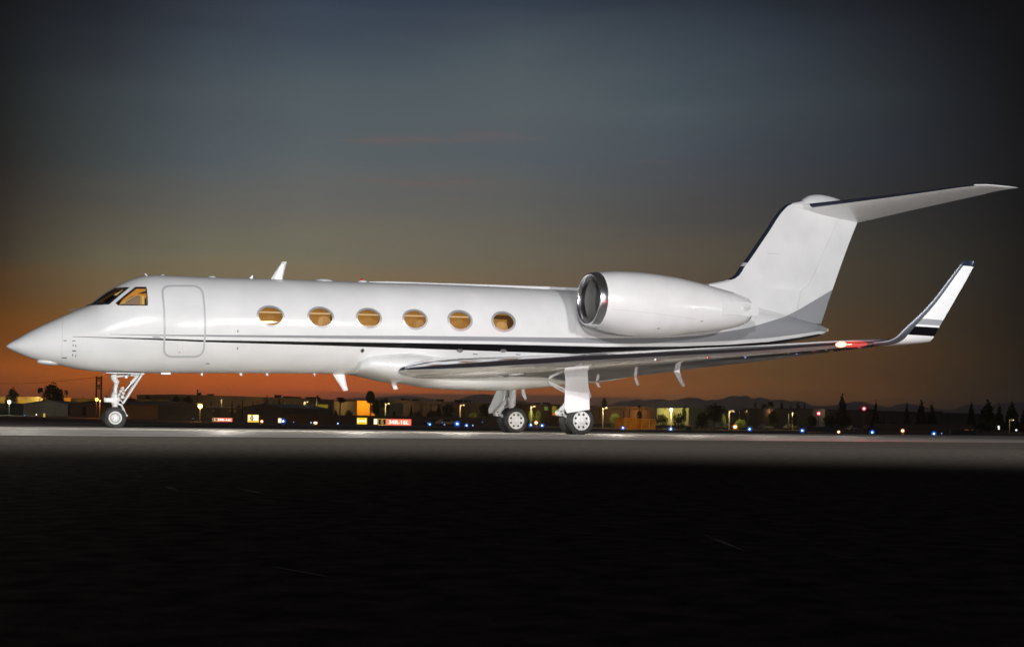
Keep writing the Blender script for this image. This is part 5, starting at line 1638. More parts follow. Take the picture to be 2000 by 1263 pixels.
# ---- masts and posts
def mast(name, label, cat, px, ytop, dep, w_=.2, extra=None, group=None, c=(.02, .018, .016)):
    T = at(px, ytop, dep); g = gz(T[0], T[1])
    b = MB(); b.tube([(T[0], T[1], g - .2), (T[0], T[1], T[2])], [w_, w_ * .75], 8)
    if extra == 'head': b.box((T[0] + .5, T[1], T[2] - 1.4), (1.3, .5, .9)); b.box((T[0] + .1, T[1], T[2] - .3), (.5, .4, .5))
    return tag(b.build(name, mat('dark_post', c, .6)), label, cat, group)
lm = empty('lattice_mast', tuple(at(193, 800, 420)[:2]) + (0,))
T0, T1 = at(188.6, 734.5, 420), at(198.0, 734.5, 420)
g_ = 1.0
for T in (T0, T1):
    b = MB(); b.tube([(T[0] - lm.location.x, T[1] - lm.location.y, g_ - 1.2), (T[0] - lm.location.x, T[1] - lm.location.y, T[2])], .26, 8); b.build('mast_leg', mat('mast_wood', (.03, .018, .012), .7), lm)
for i, z in enumerate((T0[2] - .6, T0[2] - 3.0)):
    b = MB(); b.box(((T0[0] + T1[0]) / 2 - lm.location.x, (T0[1] + T1[1]) / 2 - lm.location.y, z), ((T1 - T0)[0] * 1.06, .25, .3), rz=-TH)
    for k in (.35, .65): b.tube([((T0[0] * (1-k) + T1[0] * k) - lm.location.x, (T0[1] * (1-k) + T1[1] * k) - lm.location.y, z - 1.2), ((T0[0] * (1-k) + T1[0] * k) - lm.location.x, (T0[1] * (1-k) + T1[1] * k) - lm.location.y, z + .6)], .12, 6)
    b.build('cross_beam', mat('mast_beam', (.03, .018, .012), .7), lm)
b = MB()
k = .5; mx_, my_ = (T0[0] + T1[0]) / 2 - lm.location.x, (T0[1] + T1[1]) / 2 - lm.location.y
b.tube([(mx_, my_, T0[2] - 3), (mx_, my_, 6)], .05, 5)
for j in range(9): b.box((mx_, my_, T0[2] - 4 - j * 1.2), (.5, .1, .12))
b.build('ladder', mat('mast_ladder', (.04, .025, .02), .7), lm)
tag(lm, 'tall dark two legged utility mast behind the orange lamp left of the nose wheel', 'mast')
b = MB()
for a_, c_, e in (((-120, 736, 560), (188, 736.5, 420), 0), ((-120, 771, 560), (-119, 771, 560), 0)):
    A_, C_ = at(*a_), at(*c_)
    b.tube([A_ + (C_ - A_) * t + np.array([0, 0, -2.4 * math.sin(math.pi * t)]) for t in np.linspace(0, 1, 12)], .05, 4)
tag(b.build('power_line', mat('cable_black', (.02, .015, .012), .6)), 'thin power line running left from the lattice mast across the orange sky', 'power line')
mast('floodlight_mast', 'dark mast with a small head above the brightest amber lamp', 'mast', 385.5, 760.5, 420, .22, 'head')
mast('floodlight_mast', 'thin dark mast in front of the big warehouse by the lit green window', 'mast', 619.5, 771.5, 400, .20, 'head')
PG = 'dark posts standing above the hangar roofs'
for i, (px, y) in enumerate(((412.5, 781), (453.5, 782.5), (474, 781), (494.5, 783), (534.5, 784), (554.5, 783.5), (593.5, 785))):
    mast('utility_post', ['leftmost dark post beside the amber starburst lamp', 'dark post above the middle of the three window block', 'dark post at the gap between block and hangar', 'dark post above the left roof slope of the sign hangar', 'dark post above the right roof slope of the sign hangar', 'dark post at the right end of the sign hangar', 'dark post just left of the yellow lit lamp post'][i], 'post', px, y, 400, .26, None, PG)
for i, (px, y, lb) in enumerate(((1218, 801, 'dark post before the lettered building left of the containers'), (1444, 808, 'short dark post behind the yellow green bush by the curved lamp'), (1460, 806, 'dark post with a tiny amber lamp right of the curved lamp'), (1540, 808, 'dark post in front of the pale wall section'), (1916, 804, 'pale thin post beside the large right conifer'))):
    mast('utility_post', lb, 'post', px, y, 330, .18)

# ---- airfield lights
def field_light(label, px, py, dep, c, core, r=.085, halo=.17, group='', name='taxiway_light', cat='taxiway light', hs=.55, cs=5, watt=0):
    L = at(px, py, dep); g = gz(L[0], L[1]); z = max(L[2], g + .12)
    o = empty(name, (L[0], L[1], g)); tag(o, label, cat, group)
    h_ = z - g
    b = MB(); b.tube([(0, 0, -.05), (0, 0, h_ - .02)], .035, 8); b.lathe([(-.02, .001), (.0, .16), (.03, .16), (.05, .03)], (0, 0, 0), 'z', 12); b.build('stem', M_DARK, o)
    b = MB(); b.sphere((0, 0, h_), halo, 14, 10, sc_=(1, 1, 1)); b.build('lens', glow_mat('lens_glow', c, hs), o, 80)
    b = MB(); b.sphere((0, 0, h_), r, 10, 8); b.build('bulb', emit_mat('bulb_core', core, cs), o, 80)
    if watt:
        ld = bpy.data.lights.new('lens_light', 'POINT'); ld.energy = watt; ld.color = c; ld.shadow_soft_size = .05
        lo = bpy.data.objects.new('lens_light', ld); col.objects.link(lo); lo.parent = o; lo.location = (-ST * .3, -CT * .3, h_ + .1)
    return o
BL = (.0, .12, .75); BC = (.55, .85, 1); GB = 'blue taxiway edge lights'
blues = [(48, 811, 150, .09, 'leftmost blue light in front of the left hangar', .3), (377, 817, 170, .08, 'faint teal light just left of the starburst lamp', .2), (553, 822.2, 70, .095, 'large blue light touching the small white sign edge', 1),
 (573.5, 824, 150, .08, 'small pale blue light right of the small white sign edge', .4), (607.5, 825, 140, .09, 'pale blue light just left of the orange pair below the mast', .6), (660, 826.6, 120, .09, 'lone pale blue light between the orange light and the yellow sign', .7),
 (835.5, 825.8, 150, .07, 'tiny blue light at the upper left of its pair right of the red sign', .5), (839.3, 828.2, 100, .095, 'white blue light at the lower right of its pair right of the red sign', 1), (864, 824.6, 170, .08, 'faint blue light below the lit parked car', .4), (868, 829, 120, .09, 'pale light below and left of the largest blue light', .5),
 (893, 827.3, 75, .11, 'largest blue light midway between red sign and far main wheels', 1.1), (911.2, 830.3, 100, .095, 'white blue light just right of the largest blue light', 1), (923.5, 830.6, 130, .08, 'small white blue light second right of the largest blue one', .6), (942.3, 823.8, 170, .08, 'faint teal light highest of those left of the far main wheels', .4),
 (1036.6, 829.6, 95, .10, 'blue light against the far main wheel, left of the orange one', 1), (1058.8, 830.6, 95, .10, 'blue light right of the orange one between the main wheels', 1), (1046.8, 832.3, 130, .07, 'tiny blue light directly under the orange one between the wheels', .5),
 (1216.6, 835.3, 95, .10, 'blue light at the left foot of the orange containers', 1), (1310, 837.6, 95, .11, 'blue light below the pale yellow wall', 1), (1464, 837.6, 95, .11, 'blue light right of the low orange light', 1),
 (1567, 840.6, 92, .11, 'blue light at the left end of the dark sign back', 1), (1703.6, 843.8, 90, .11, 'blue light below the right red lamp', 1), (1824, 846.6, 88, .11, 'rightmost blue light under the far right warehouse', 1), (1839, 851.3, 120, .08, 'small pale green white light low right of the rightmost blue one', .25)]
for px, py, d_, r_, lb, k_ in blues:
    field_light(lb, px, py, d_, (BL[0], BL[1], BL[2]), BC if d_ < 140 else (.3, .6, .8), r_ * (.55 if k_ > .9 else .5), r_ * (1.6 if k_ > .9 else 1.05), GB, hs=.32 * min(1, k_ + .2), cs=4 if k_ > .5 else 1.2)
GO = 'orange and amber field lights'
orang = [(511.3, 822.6, 110, .12, 'orange light right of the bright yellow and white sign', 1.2), (614.5, 825.3, 110, .10, 'left bulb of the orange pair below the thin mast', 1.1), (617.3, 825.6, 110, .11, 'right bulb of the orange pair below the thin mast', 1.2), (1047, 825, 110, .14, 'orange light between the main landing wheels', 1.3),
 (1435.8, 833.2, 110, .16, 'bright orange light below the curved lamp post', 1.4), (1638, 843.7, 110, .12, 'white orange light at the right end of the dark sign back', 1.0), (1763, 840.8, 110, .14, 'amber light between the two rightmost blue lights', 1.1), (71, 809.4, 150, .08, 'tiny yellow light left of the small curved yellow sign', .5)]
for px, py, d_, r_, lb, k_ in orang:
    field_light(lb, px, py, d_, (1, .28, .03), (1, .85, .6), r_ * .65, r_ * 1.3, GO, 'field_light', 'field light', hs=.30 * k_, cs=4, watt=(14 if k_ > 1 else 0))
def obstruction(label, px, py, dep):
    L = at(px, py, dep); g = gz(L[0], L[1]); o = empty('obstruction_light', (L[0], L[1], g)); tag(o, label, 'obstruction light', 'red obstruction lights')
    h_ = L[2] - g
    b = MB(); b.tube([(0, 0, -.2), (0, 0, h_)], .07, 6); b.build('pole', M_DARK, o)
    b = MB(); b.sphere((0, 0, h_), .55, 14, 10); b.build('lens', glow_mat('red_glow', (1, .01, .03), .42), o, 80)
    b = MB(); b.sphere((0, 0, h_), .26, 12, 8); b.build('bulb', emit_mat('red_core', (1, .45, .45), 4), o, 80)
obstruction('left red lamp in front of the long far right warehouse', 1599, 807, 310); obstruction('right red lamp at roof height beyond the wing tip', 1687.5, 797.7, 310)
for lb, px, py, r_ in (('upper white lamp by the ground at the far right', 1950.5, 833, .22), ('lower white lamp by the ground at the far right', 1951, 836.8, .18), ('white lamp lying right of the far right lamp post', 1985, 839.5, .2), ('small greenish white lamp near the containers', 1267, 829, .10)):
    field_light(lb, px, py, 290 if px > 1300 else 205, (.6, .6, .55), (1, 1, .95), r_, r_ * 1.3, 'white lamps across the field', 'field_light', 'field light', hs=.2, cs=1.2)

# ---- runway signs
def sign_frame(name, label, px0, y0, px1, y1, dep0, dep1=None):
    dep1 = dep1 or dep0
    A, B = at(px0, y1, dep0), at(px1, y1, dep1)
    top = at(px0, y0, dep0)[2]
    o = empty(name, (A[0], A[1], gz(A[0], A[1]))); tag(o, label, 'sign')
    o.rotation_euler = (0, 0, math.atan2(B[1] - A[1], B[0] - A[0]))
    L = math.hypot(B[0] - A[0], B[1] - A[1]); zb = A[2] - o.location.z; zt = top - o.location.z
    return o, L, zb, zt
def sign_panel(o, x0, x1, zb, zt, m_, nm_='face', y=-.0, th=.25):
    b = MB(); b.box(((x0+x1)/2, y + th/2, (zb+zt)/2), (x1-x0, th, zt-zb)); return b.build(nm_, m_, o)
def sign_text(o, txt, x0, x1, zb, zt, m_, y=-.02):
    cu = bpy.data.curves.new('t', 'FONT'); cu.body = txt; cu.extrude = .004; cu.offset = .012
    to = bpy.data.objects.new('t', cu); col.objects.link(to)
    me = bpy.data.meshes.new_from_object(to.evaluated_get(bpy.context.evaluated_depsgraph_get())); bpy.data.objects.remove(to)
    v = np.array([q.co[:] for q in me.vertices]); mn = v.min(0); mx = v.max(0)
    for q in me.vertices:
        a, b_, c = q.co
        q.co = (x0 + (a - mn[0]) / (mx[0] - mn[0]) * (x1 - x0), y - c, zb + (b_ - mn[1]) / (mx[1] - mn[1]) * (zt - zb))
    me.update()
    return link('lettering', me, m_, o)
def legs(o, L, zb):
    for k in (.08, .5, .92):
        b = MB(); b.box((L * k, .12, zb / 2 - .05), (.07, .07, max(zb, .1) + .1)); b.build('leg', M_DARK, o)
S_RED = emit_mat('sign_red', (1.0, .075, .06), 1.0); S_REDI = emit_mat('sign_red_lit', (1.0, .27, .14), 1.0); S_WHT = emit_mat('sign_white', (1, .96, .88), 1.6)
S_YEL = emit_mat('sign_yellow', (1.0, .62, .02), 1.1); S_YELD = emit_mat('sign_yellow_dim', (.85, .50, .12), .75); S_BLK = mat('sign_black', (.015, .01, .006), .5)
S_HOT = emit_mat('sign_overlit', (1, .93, .75), 1.5); S_AMB = emit_mat('sign_amber', (1, .62, .08), 1.1)
o, L, zb, zt = sign_frame('runway_sign', 'red runway sign reading 34R-16L with a black G panel', 738.5, 817.2, 803, 829.8, 145)
sc_ = L / 64.5
sign_panel(o, 0, 15.6 * sc_, zb, zt, S_YELD, 'border'); sign_panel(o, .9 * sc_, 14.7 * sc_, zb + .07, zt - .07, S_BLK, 'black_panel', -.008); sign_text(o, 'G', 5.0 * sc_, 10.4 * sc_, zb + .15, zt - .13, S_YELD, -.014)
sign_panel(o, 15.8 * sc_, L, zb, zt, S_RED, 'red_border'); sign_panel(o, 16.6 * sc_, L - .9 * sc_, zb + .05, zt - .05, S_REDI, 'red_panel', -.006)
sign_text(o, '34R-16L', 21 * sc_, 60 * sc_, zb + .14, zt - .14, S_WHT, -.014); legs(o, L, zb)
o, L, zb, zt = sign_frame('runway_sign', 'distant smaller red runway sign with a black letter panel', 414.5, 815.2, 453.5, 822.8, 245)
sc_ = L / 39
sign_panel(o, 0, 9 * sc_, zb, zt, S_YELD, 'border'); sign_panel(o, .9 * sc_, 8.2 * sc_, zb + .07, zt - .07, S_BLK, 'black_panel', -.012); sign_text(o, 'G', 3 * sc_, 6.4 * sc_, zb + .14, zt - .12, S_HOT, -.02)
sign_panel(o, 9.2 * sc_, L, zb, zt, S_RED, 'red_border'); sign_panel(o, 9.8 * sc_, L - .7 * sc_, zb + .08, zt - .06, S_REDI, 'red_panel', -.008); sign_text(o, '34R-16L', 11 * sc_, 37.5 * sc_, zb + .14, zt - .14, S_WHT, -.02); legs(o, L, zb)
o, L, zb, zt = sign_frame('taxiway_sign', 'bright yellow sign with white marks left of the red sign', 697, 815.2, 716.2, 827.8, 145)
sign_panel(o, 0, L, zb, zt, S_YEL)
b = MB(); zc_ = (zb + zt) / 2
b.box((L * .5, -.01, zc_), (L * .8, .012, .07))
for k in (.12, .38, .62, .86): b.box((L * k, -.016, zc_), (.07, .012, (zt - zb) * (.55 if k in (.12, .86) else .36)))
b.build('marking', S_WHT, o); legs(o, L, zb)
o, L, zb, zt = sign_frame('taxiway_sign', 'small overlit white sign edge just left of the G panel', 729.8, 817.3, 736.8, 828.3, 145); sign_panel(o, 0, L, zb, zt, S_AMB, 'border'); sign_panel(o, .04, L - .03, zb + .04, zt - .04, S_HOT, 'face', -.01); legs(o, L, zb)
o, L, zb, zt = sign_frame('taxiway_sign', 'small overlit white sign edge beside a large blue light', 543, 816, 549, 825.3, 145); sign_panel(o, 0, L, zb, zt, S_AMB, 'border'); sign_panel(o, .05, L - .03, zb + .06, zt - .05, S_HOT, 'face', -.01); legs(o, L, zb)
o, L, zb, zt = sign_frame('taxiway_sign', 'brightest yellow and white two panel sign in front of the gabled hangar', 483.5, 809.3, 504.5, 824, 150)
sign_panel(o, 0, L, zb, zt, S_AMB); sign_panel(o, L * .10, L * .29, zb + .20, zt - .05, S_HOT, 'hot_panel', -.01); sign_panel(o, L * .52, L * .95, zb + .20, zt - .05, S_HOT, 'hot_panel', -.01)
b = MB()
zc_ = (zb + zt) / 2
b.lathe([(-.012, .20), (-.012, .14)], (L * .40, -.014, zc_ + .04), 'y', 16); b.add([], [])
b.build('black_ring', S_BLK, o); 
b = MB(); b.box((L * .31, -.016, zc_), (.06, .01, (zt-zb) * .8)); b.box((L * .49, -.016, zc_), (.06, .01, (zt-zb) * .8)); b.build('black_bar', S_BLK, o); legs(o, L, zb)
o, L, zb, zt = sign_frame('taxiway_sign', 'small curved yellow lit sign edge at the left in front of the hangar', 84.3, 806.8, 86.8, 814.3, 160); sign_panel(o, 0, L, zb, zt, emit_mat('sign_olive', lin((190, 165, 80)), 1)); legs(o, L, zb)
def sign_back(label, px0, y0, px1, y1, dep, under):
    o, L, zb, zt = sign_frame('sign_back', label, px0, y0, px1, y1, dep)
    sign_panel(o, 0, L, zb, zt, mat('sign_back_black', (.006, .006, .006), .6), 'housing'); legs(o, L, zb)
    for k, w_, e in under:
        b = MB(); b.box((L * k, -.03, zb - .03 if e < 0 else zt + .03), (w_, .05, .045)); b.build('edge_glow', emit_mat('edge_orange', lin((150, 88, 26)), .9), o)
sign_back('long dark back of a sign between blue and white orange lights', 1575, 832.5, 1637, 842.8, 140, ((.05, .12, -1), (.14, .2, -1), (.25, .15, -1), (.38, .2, -1), (.5, .1, -1)))
sign_back('dark back of a sign with an orange glint on top at far right', 1857, 839, 1906, 849.5, 140, ((.62, .4, 1), (.85, .1, 1), (.28, .1, -1)))
sign_back('small dark box with an orange lit top below the pale yellow wall end', 1339.5, 832, 1350, 840.5, 140, ((.4, .34, 1),))

# ---- storage containers lit orange
M_CNT = noise_mat('container_orange', (.42, .20, .02), (.62, .34, .05), .8, .55, detail=5)
cl = [('left orange storage container beside the blue light', 1219.5, 815.5, 1237, 836), ('narrow orange storage container in the middle of the row', 1242.5, 816.5, 1251, 837), ('right orange storage container of the row', 1252, 817.5, 1280, 838.3)]
for i, (lb, x0_, y0_, x1_, y1_) in enumerate(cl):
    dep = 190
    A, B = at(x0_, y1_, dep), at(x1_, y1_, dep + 1)
    g = gz(A[0], A[1]); H = at((x0_ + x1_) / 2, y0_, dep)[2] - g
    o = empty('storage_container', (A[0], A[1], g), math.atan2(B[1]-A[1], B[0]-A[0])); tag(o, lb, 'storage container', 'orange lit storage containers')
    L = math.hypot(B[0]-A[0], B[1]-A[1])
    b = MB(); b.box((L/2, 1.1, H/2), (L, 2.2, H)); b.build('body', M_CNT, o)
    b = MB(); n = max(3, int(L / .30))
    for k in range(n): b.box((L * (k + .5) / n, -.02, H/2), (L / n * .45, .05, H * .9))
    b.build('corrugation', M_CNT, o)
    b = MB()
    for x_ in (.04, L - .04): b.box((x_, -.03, H/2), (.08, .08, H))
    b.box((L/2, -.03, H - .05), (L, .08, .1)); b.box((L/2, -.03, .06), (L, .08, .12)); b.build('corner_frame', mat('container_frame', (.62, .42, .16), .4), o)
    if i != 1:
        b = MB(); b.tube([(L * .55, -.08, .2), (L * .55, -.08, H - .15)], .02, 6); b.box((L * .6, -.09, H * .5), (.18, .04, .06)); b.build('lock_bar', M_STEEL, o)
ld = bpy.data.lights.new('yard_light', 'POINT'); ld.energy = 1300; ld.color = (1, .50, .10); ld.shadow_soft_size = .3
yl = at(1232, 806, 180)
street_lamp('low amber lamp behind the small dark tree above the containers', 1247, 812.6, 215, (1, .55, .12), 500, .12, group='yard lamps', strength=4)
lo = bpy.data.objects.new('yard_light', ld); col.objects.link(lo); lo.location = (yl[0], yl[1], 3.0)

# ---- parked cars, far off
def car(label, px, dep, c, rz, lit=None):
    p, g = zground(px, dep)
    o = empty('parked_car', (p[0], p[1], g), rz); tag(o, label, 'car', 'cars parked on the far side of the field')
    b = MB()
    b.prism([(-2.2, .35), (2.2, .35), (2.25, .7), (2.05, .88), (1.1, .95), (.5, 1.38), (-1.1, 1.42), (-1.75, 1.0), (-2.2, .92), (-2.25, .6)], -.85, .85)
    b.build('body', mat('car_paint', c, .3, coat=.5), o)
    b = MB(); b.prism([(.98, .96), (.48, 1.32), (-1.05, 1.36), (-1.6, 1.0)], -.87, .87); b.build('windows', M_DKWIN, o)
    for x in (-1.35, 1.35):
        for y in (-.8, .8):
            b = MB(); b.lathe([(-.1, .001), (-.1, .32), (.1, .32), (.1, .001)], (x, y, .32), 'y', 16); b.build('wheel', M_TYRE, o, 40)
    return o
for lb, px, d_, c, rz in (('white car roof lit under the small palm tree', 655, 345, (.8, .8, .78), .3), ('white car lit below the lamp post by the dark tree', 758, 345, (.8, .8, .8), .2), ('pale car glowing orange under the bush right of the red sign', 872, 290, (.7, .45, .25), .1),
                         ('dark car left of the large round tree', 1360, 330, (.10, .10, .11), .4), ('dark grey car in front of the large round tree', 1410, 330, (.12, .13, .14), .1), ('white roofed car beside the curved lamp post', 1422, 350, (.7, .7, .68), .6),
                         ('dark car under the yellow green bush by the curved lamp', 1452, 335, (.10, .08, .08), .2), ('dark car in front of the palm pair', 1496, 330, (.08, .08, .09), .3), ('yellow lit car at the foot of the pale wall section', 1547, 345, (.6, .5, .3), .2),
                         ('silver car right of the largest bush group', 1662, 325, (.5, .5, .5), .5), ('dark car behind the low wall at the right', 1700, 345, (.10, .05, .05), .2), ('dark blue car left of the containers', 848, 300, (.02, .03, .05), .2)):
    if px == 848: lb = 'dark car under the bushes just right of the red sign'
    car(lb, px, d_, c, rz)

# ---- trees
LEAF = noise_mat('lit_foliage', (.06, .085, .02), (.14, .17, .035), 3.0, .8, detail=3, spec=.15)  # brighter copy for lamp-lit trees, the lamp light is in its colour
LEAF_UNLIT = noise_mat('unlit_foliage', (.018, .024, .010), (.045, .055, .020), 3.0, .85, detail=3, spec=.1)  # darker copy for trees out of the lamp light
BARK = noise_mat('bark', (.05, .035, .025), (.09, .07, .05), 6, .9)
def leaf_cloud(blobs, n, size, r_):
    b = MB(); tot = sum(q[3] * q[4] * q[3] for q in blobs)
    for cx_, cy_, cz_, rx, rz_ in blobs:
        k = int(n * rx * rz_ * rx / tot)
        for _ in range(k):
            while True:
                v = Vector((r_.uniform(-1, 1), r_.uniform(-1, 1), r_.uniform(-1, 1)))
                if .35 < v.length < 1: break
            c = Vector((cx_ + v.x * rx, cy_ + v.y * rx, cz_ + v.z * rz_)) * 1.0
            c += Vector((r_.gauss(0, .012), r_.gauss(0, .012), r_.gauss(0, .012)))
            u = Vector((r_.gauss(0, 1), r_.gauss(0, 1), r_.gauss(0, 1))).normalized(); w_ = u.cross(Vector((r_.gauss(0, 1), r_.gauss(0, 1), r_.gauss(0, 1)))).normalized()
            s_ = size * r_.uniform(.6, 1.4)
            b.add([c - u * s_ - w_ * s_ * .5, c + u * s_ - w_ * s_ * .5, c + u * s_ * .7 + w_ * s_ * .6, c - u * s_ * .7 + w_ * s_ * .6], [(0, 1, 2, 3)])
    return b.mesh('crown', fix=False)
def limbs(blobs, tz):
    b = MB(); b.tube([(0, 0, -.05), (.01, 0, tz * .5), (0, .01, tz), (0, 0, min(.85, tz + .3))], [.035, .028, .02, .008], 8)
    for q in blobs[:6]: b.tube([(0, 0, tz * .8), (q[0] * .5, q[1] * .5, (tz + q[2]) / 2), (q[0], q[1], q[2])], [.016, .01, .004], 5)
    return b.mesh('trunk')
PROTO = {}
def proto(kind, seed):
    r_ = random.Random(seed)
    if kind == 'round':
        bl2 = [(0, 0, .62, .27, .30)] + [(.24 * math.cos(a) * r_.uniform(.7, 1.2), .24 * math.sin(a) * r_.uniform(.7, 1.2), r_.uniform(.38, .78), r_.uniform(.13, .21), r_.uniform(.11, .19)) for a in [k * .78 + r_.random() for k in range(8)]] + [(r_.uniform(-.1, .1), 0, .86, .13, .12)]
        return leaf_cloud(bl2, 1500, .026, r_), limbs(bl2[1:], .34)
    if kind == 'bush':
        bl2 = [(.36 * (k / 3.5 - 1) + r_.uniform(-.05, .05), r_.uniform(-.2, .2), r_.uniform(.35, .62), r_.uniform(.18, .27), r_.uniform(.24, .36)) for k in range(8)]
        return leaf_cloud(bl2, 1100, .032, r_), limbs(bl2, .22)
    if kind == 'conifer':
        bl2 = [(r_.uniform(-.02, .02), r_.uniform(-.02, .02), .16 + .8 * k / 11, (.29 * (1 - k / 11.8) + .02) * r_.uniform(.8, 1.15), .07) for k in range(12)]
        return leaf_cloud(bl2, 1500, .032, r_), limbs(bl2[:3], .2)
    if kind in ('palm', 'fan_palm'):
        c = MB(); nfr = 34 if kind == 'palm' else 60
        for k in range(nfr):
            a = r_.uniform(0, 6.28); e = r_.uniform(-.6, 1.3); Lf = r_.uniform(.11, .17) if kind == 'palm' else r_.uniform(.10, .15)
            prevp = None
            pts = []
            for j in range(6):
                t = j / 5
                rad = Lf * t * math.cos(e * (1 - .4 * t)); z = .88 + Lf * (math.sin(e) * t - (.75 if kind == 'palm' else 1.5) * t * t)
                pts.append(Vector((math.cos(a) * rad, math.sin(a) * rad, z)))
            side_ = Vector((-math.sin(a), math.cos(a), 0))
            for j in range(5):
                wj, wk = .018 * math.sin(math.pi * (j + .3) / 6), .018 * math.sin(math.pi * (j + 1.3) / 6)
                for sg in (-1, 1):
                    c.add([pts[j], pts[j+1], pts[j+1] + side_ * sg * wk * 1.5 - Vector((0, 0, wk)), pts[j] + side_ * sg * wj * 1.5 - Vector((0, 0, wj))], [(0, 1, 2, 3)])
        if kind == 'fan_palm':
            for _ in range(900):
                z = r_.uniform(.62, .96); rad = .11 * math.sin(math.pi * min(1, (z - .58) / .40)) ** .5 * 1.0 * r_.uniform(.5, 1); a = r_.uniform(0, 6.28)
                c.add([(rad*math.cos(a), rad*math.sin(a), z), (rad*1.3*math.cos(a+.3), rad*1.3*math.sin(a+.3), z-.05), (rad*1.1*math.cos(a+.5), rad*1.1*math.sin(a+.5), z-.02)], [(0, 1, 2)])
        t_ = MB(); t_.tube([(0, 0, -.05), (.012, 0, .3), (.004, 0, .6), (0, 0, .89)], [.022, .016, .014, .018], 8)
        return c.mesh('crown', fix=False), t_.mesh('trunk')
ASPECT = {'round': .80, 'bush': 1.25, 'conifer': .42, 'palm': .30, 'fan_palm': .28}
def tree(kind, label, px, ytop, dep, wpx, lit=False, group=None, k=0):
    key = (kind, k % 3, lit)
    if key not in PROTO:
        cm_, tm_ = proto(kind, hash(kind) % 97 + k % 3 * 13 if False else (sum(map(ord, kind)) + 13 * (k % 3)))
        cm_.materials.append(LEAF if lit else LEAF_UNLIT); tm_.materials.append(BARK)
        PROTO[key] = (cm_, tm_)
    cm_, tm_ = PROTO[key]
    T = at(px, ytop, dep); g = gz(T[0], T[1]) - .1; H = T[2] - g; w_ = wpx * dep / F
    nm_ = {'round': 'broadleaf_tree', 'bush': 'bush', 'conifer': 'conifer_tree', 'palm': 'palm_tree', 'fan_palm': 'palm_tree'}[kind]
    cat = {'round': 'tree', 'bush': 'bush', 'conifer': 'tree', 'palm': 'palm tree', 'fan_palm': 'palm tree'}[kind]
    o = empty(nm_, (T[0], T[1], g), rnd.uniform(0, 6.28)); tag(o, label, cat, group)
    top_ = {'round': .98, 'bush': .93, 'conifer': 1.02, 'palm': .98, 'fan_palm': .97}[kind]
    s_xy = w_ / ASPECT[kind]
    o.scale = (s_xy, s_xy, H / top_)
    for me, n_ in ((cm_, 'crown'), (tm_, 'trunk')):
        q = bpy.data.objects.new(n_, me); col.objects.link(q); q.parent = o
GT = 'dark trees against the dusk sky'; GL_ = 'bushes and trees lit yellow green by lamps'; GCN = 'conifers behind the far warehouses'; GBS = 'dark bushes in front of the far buildings'
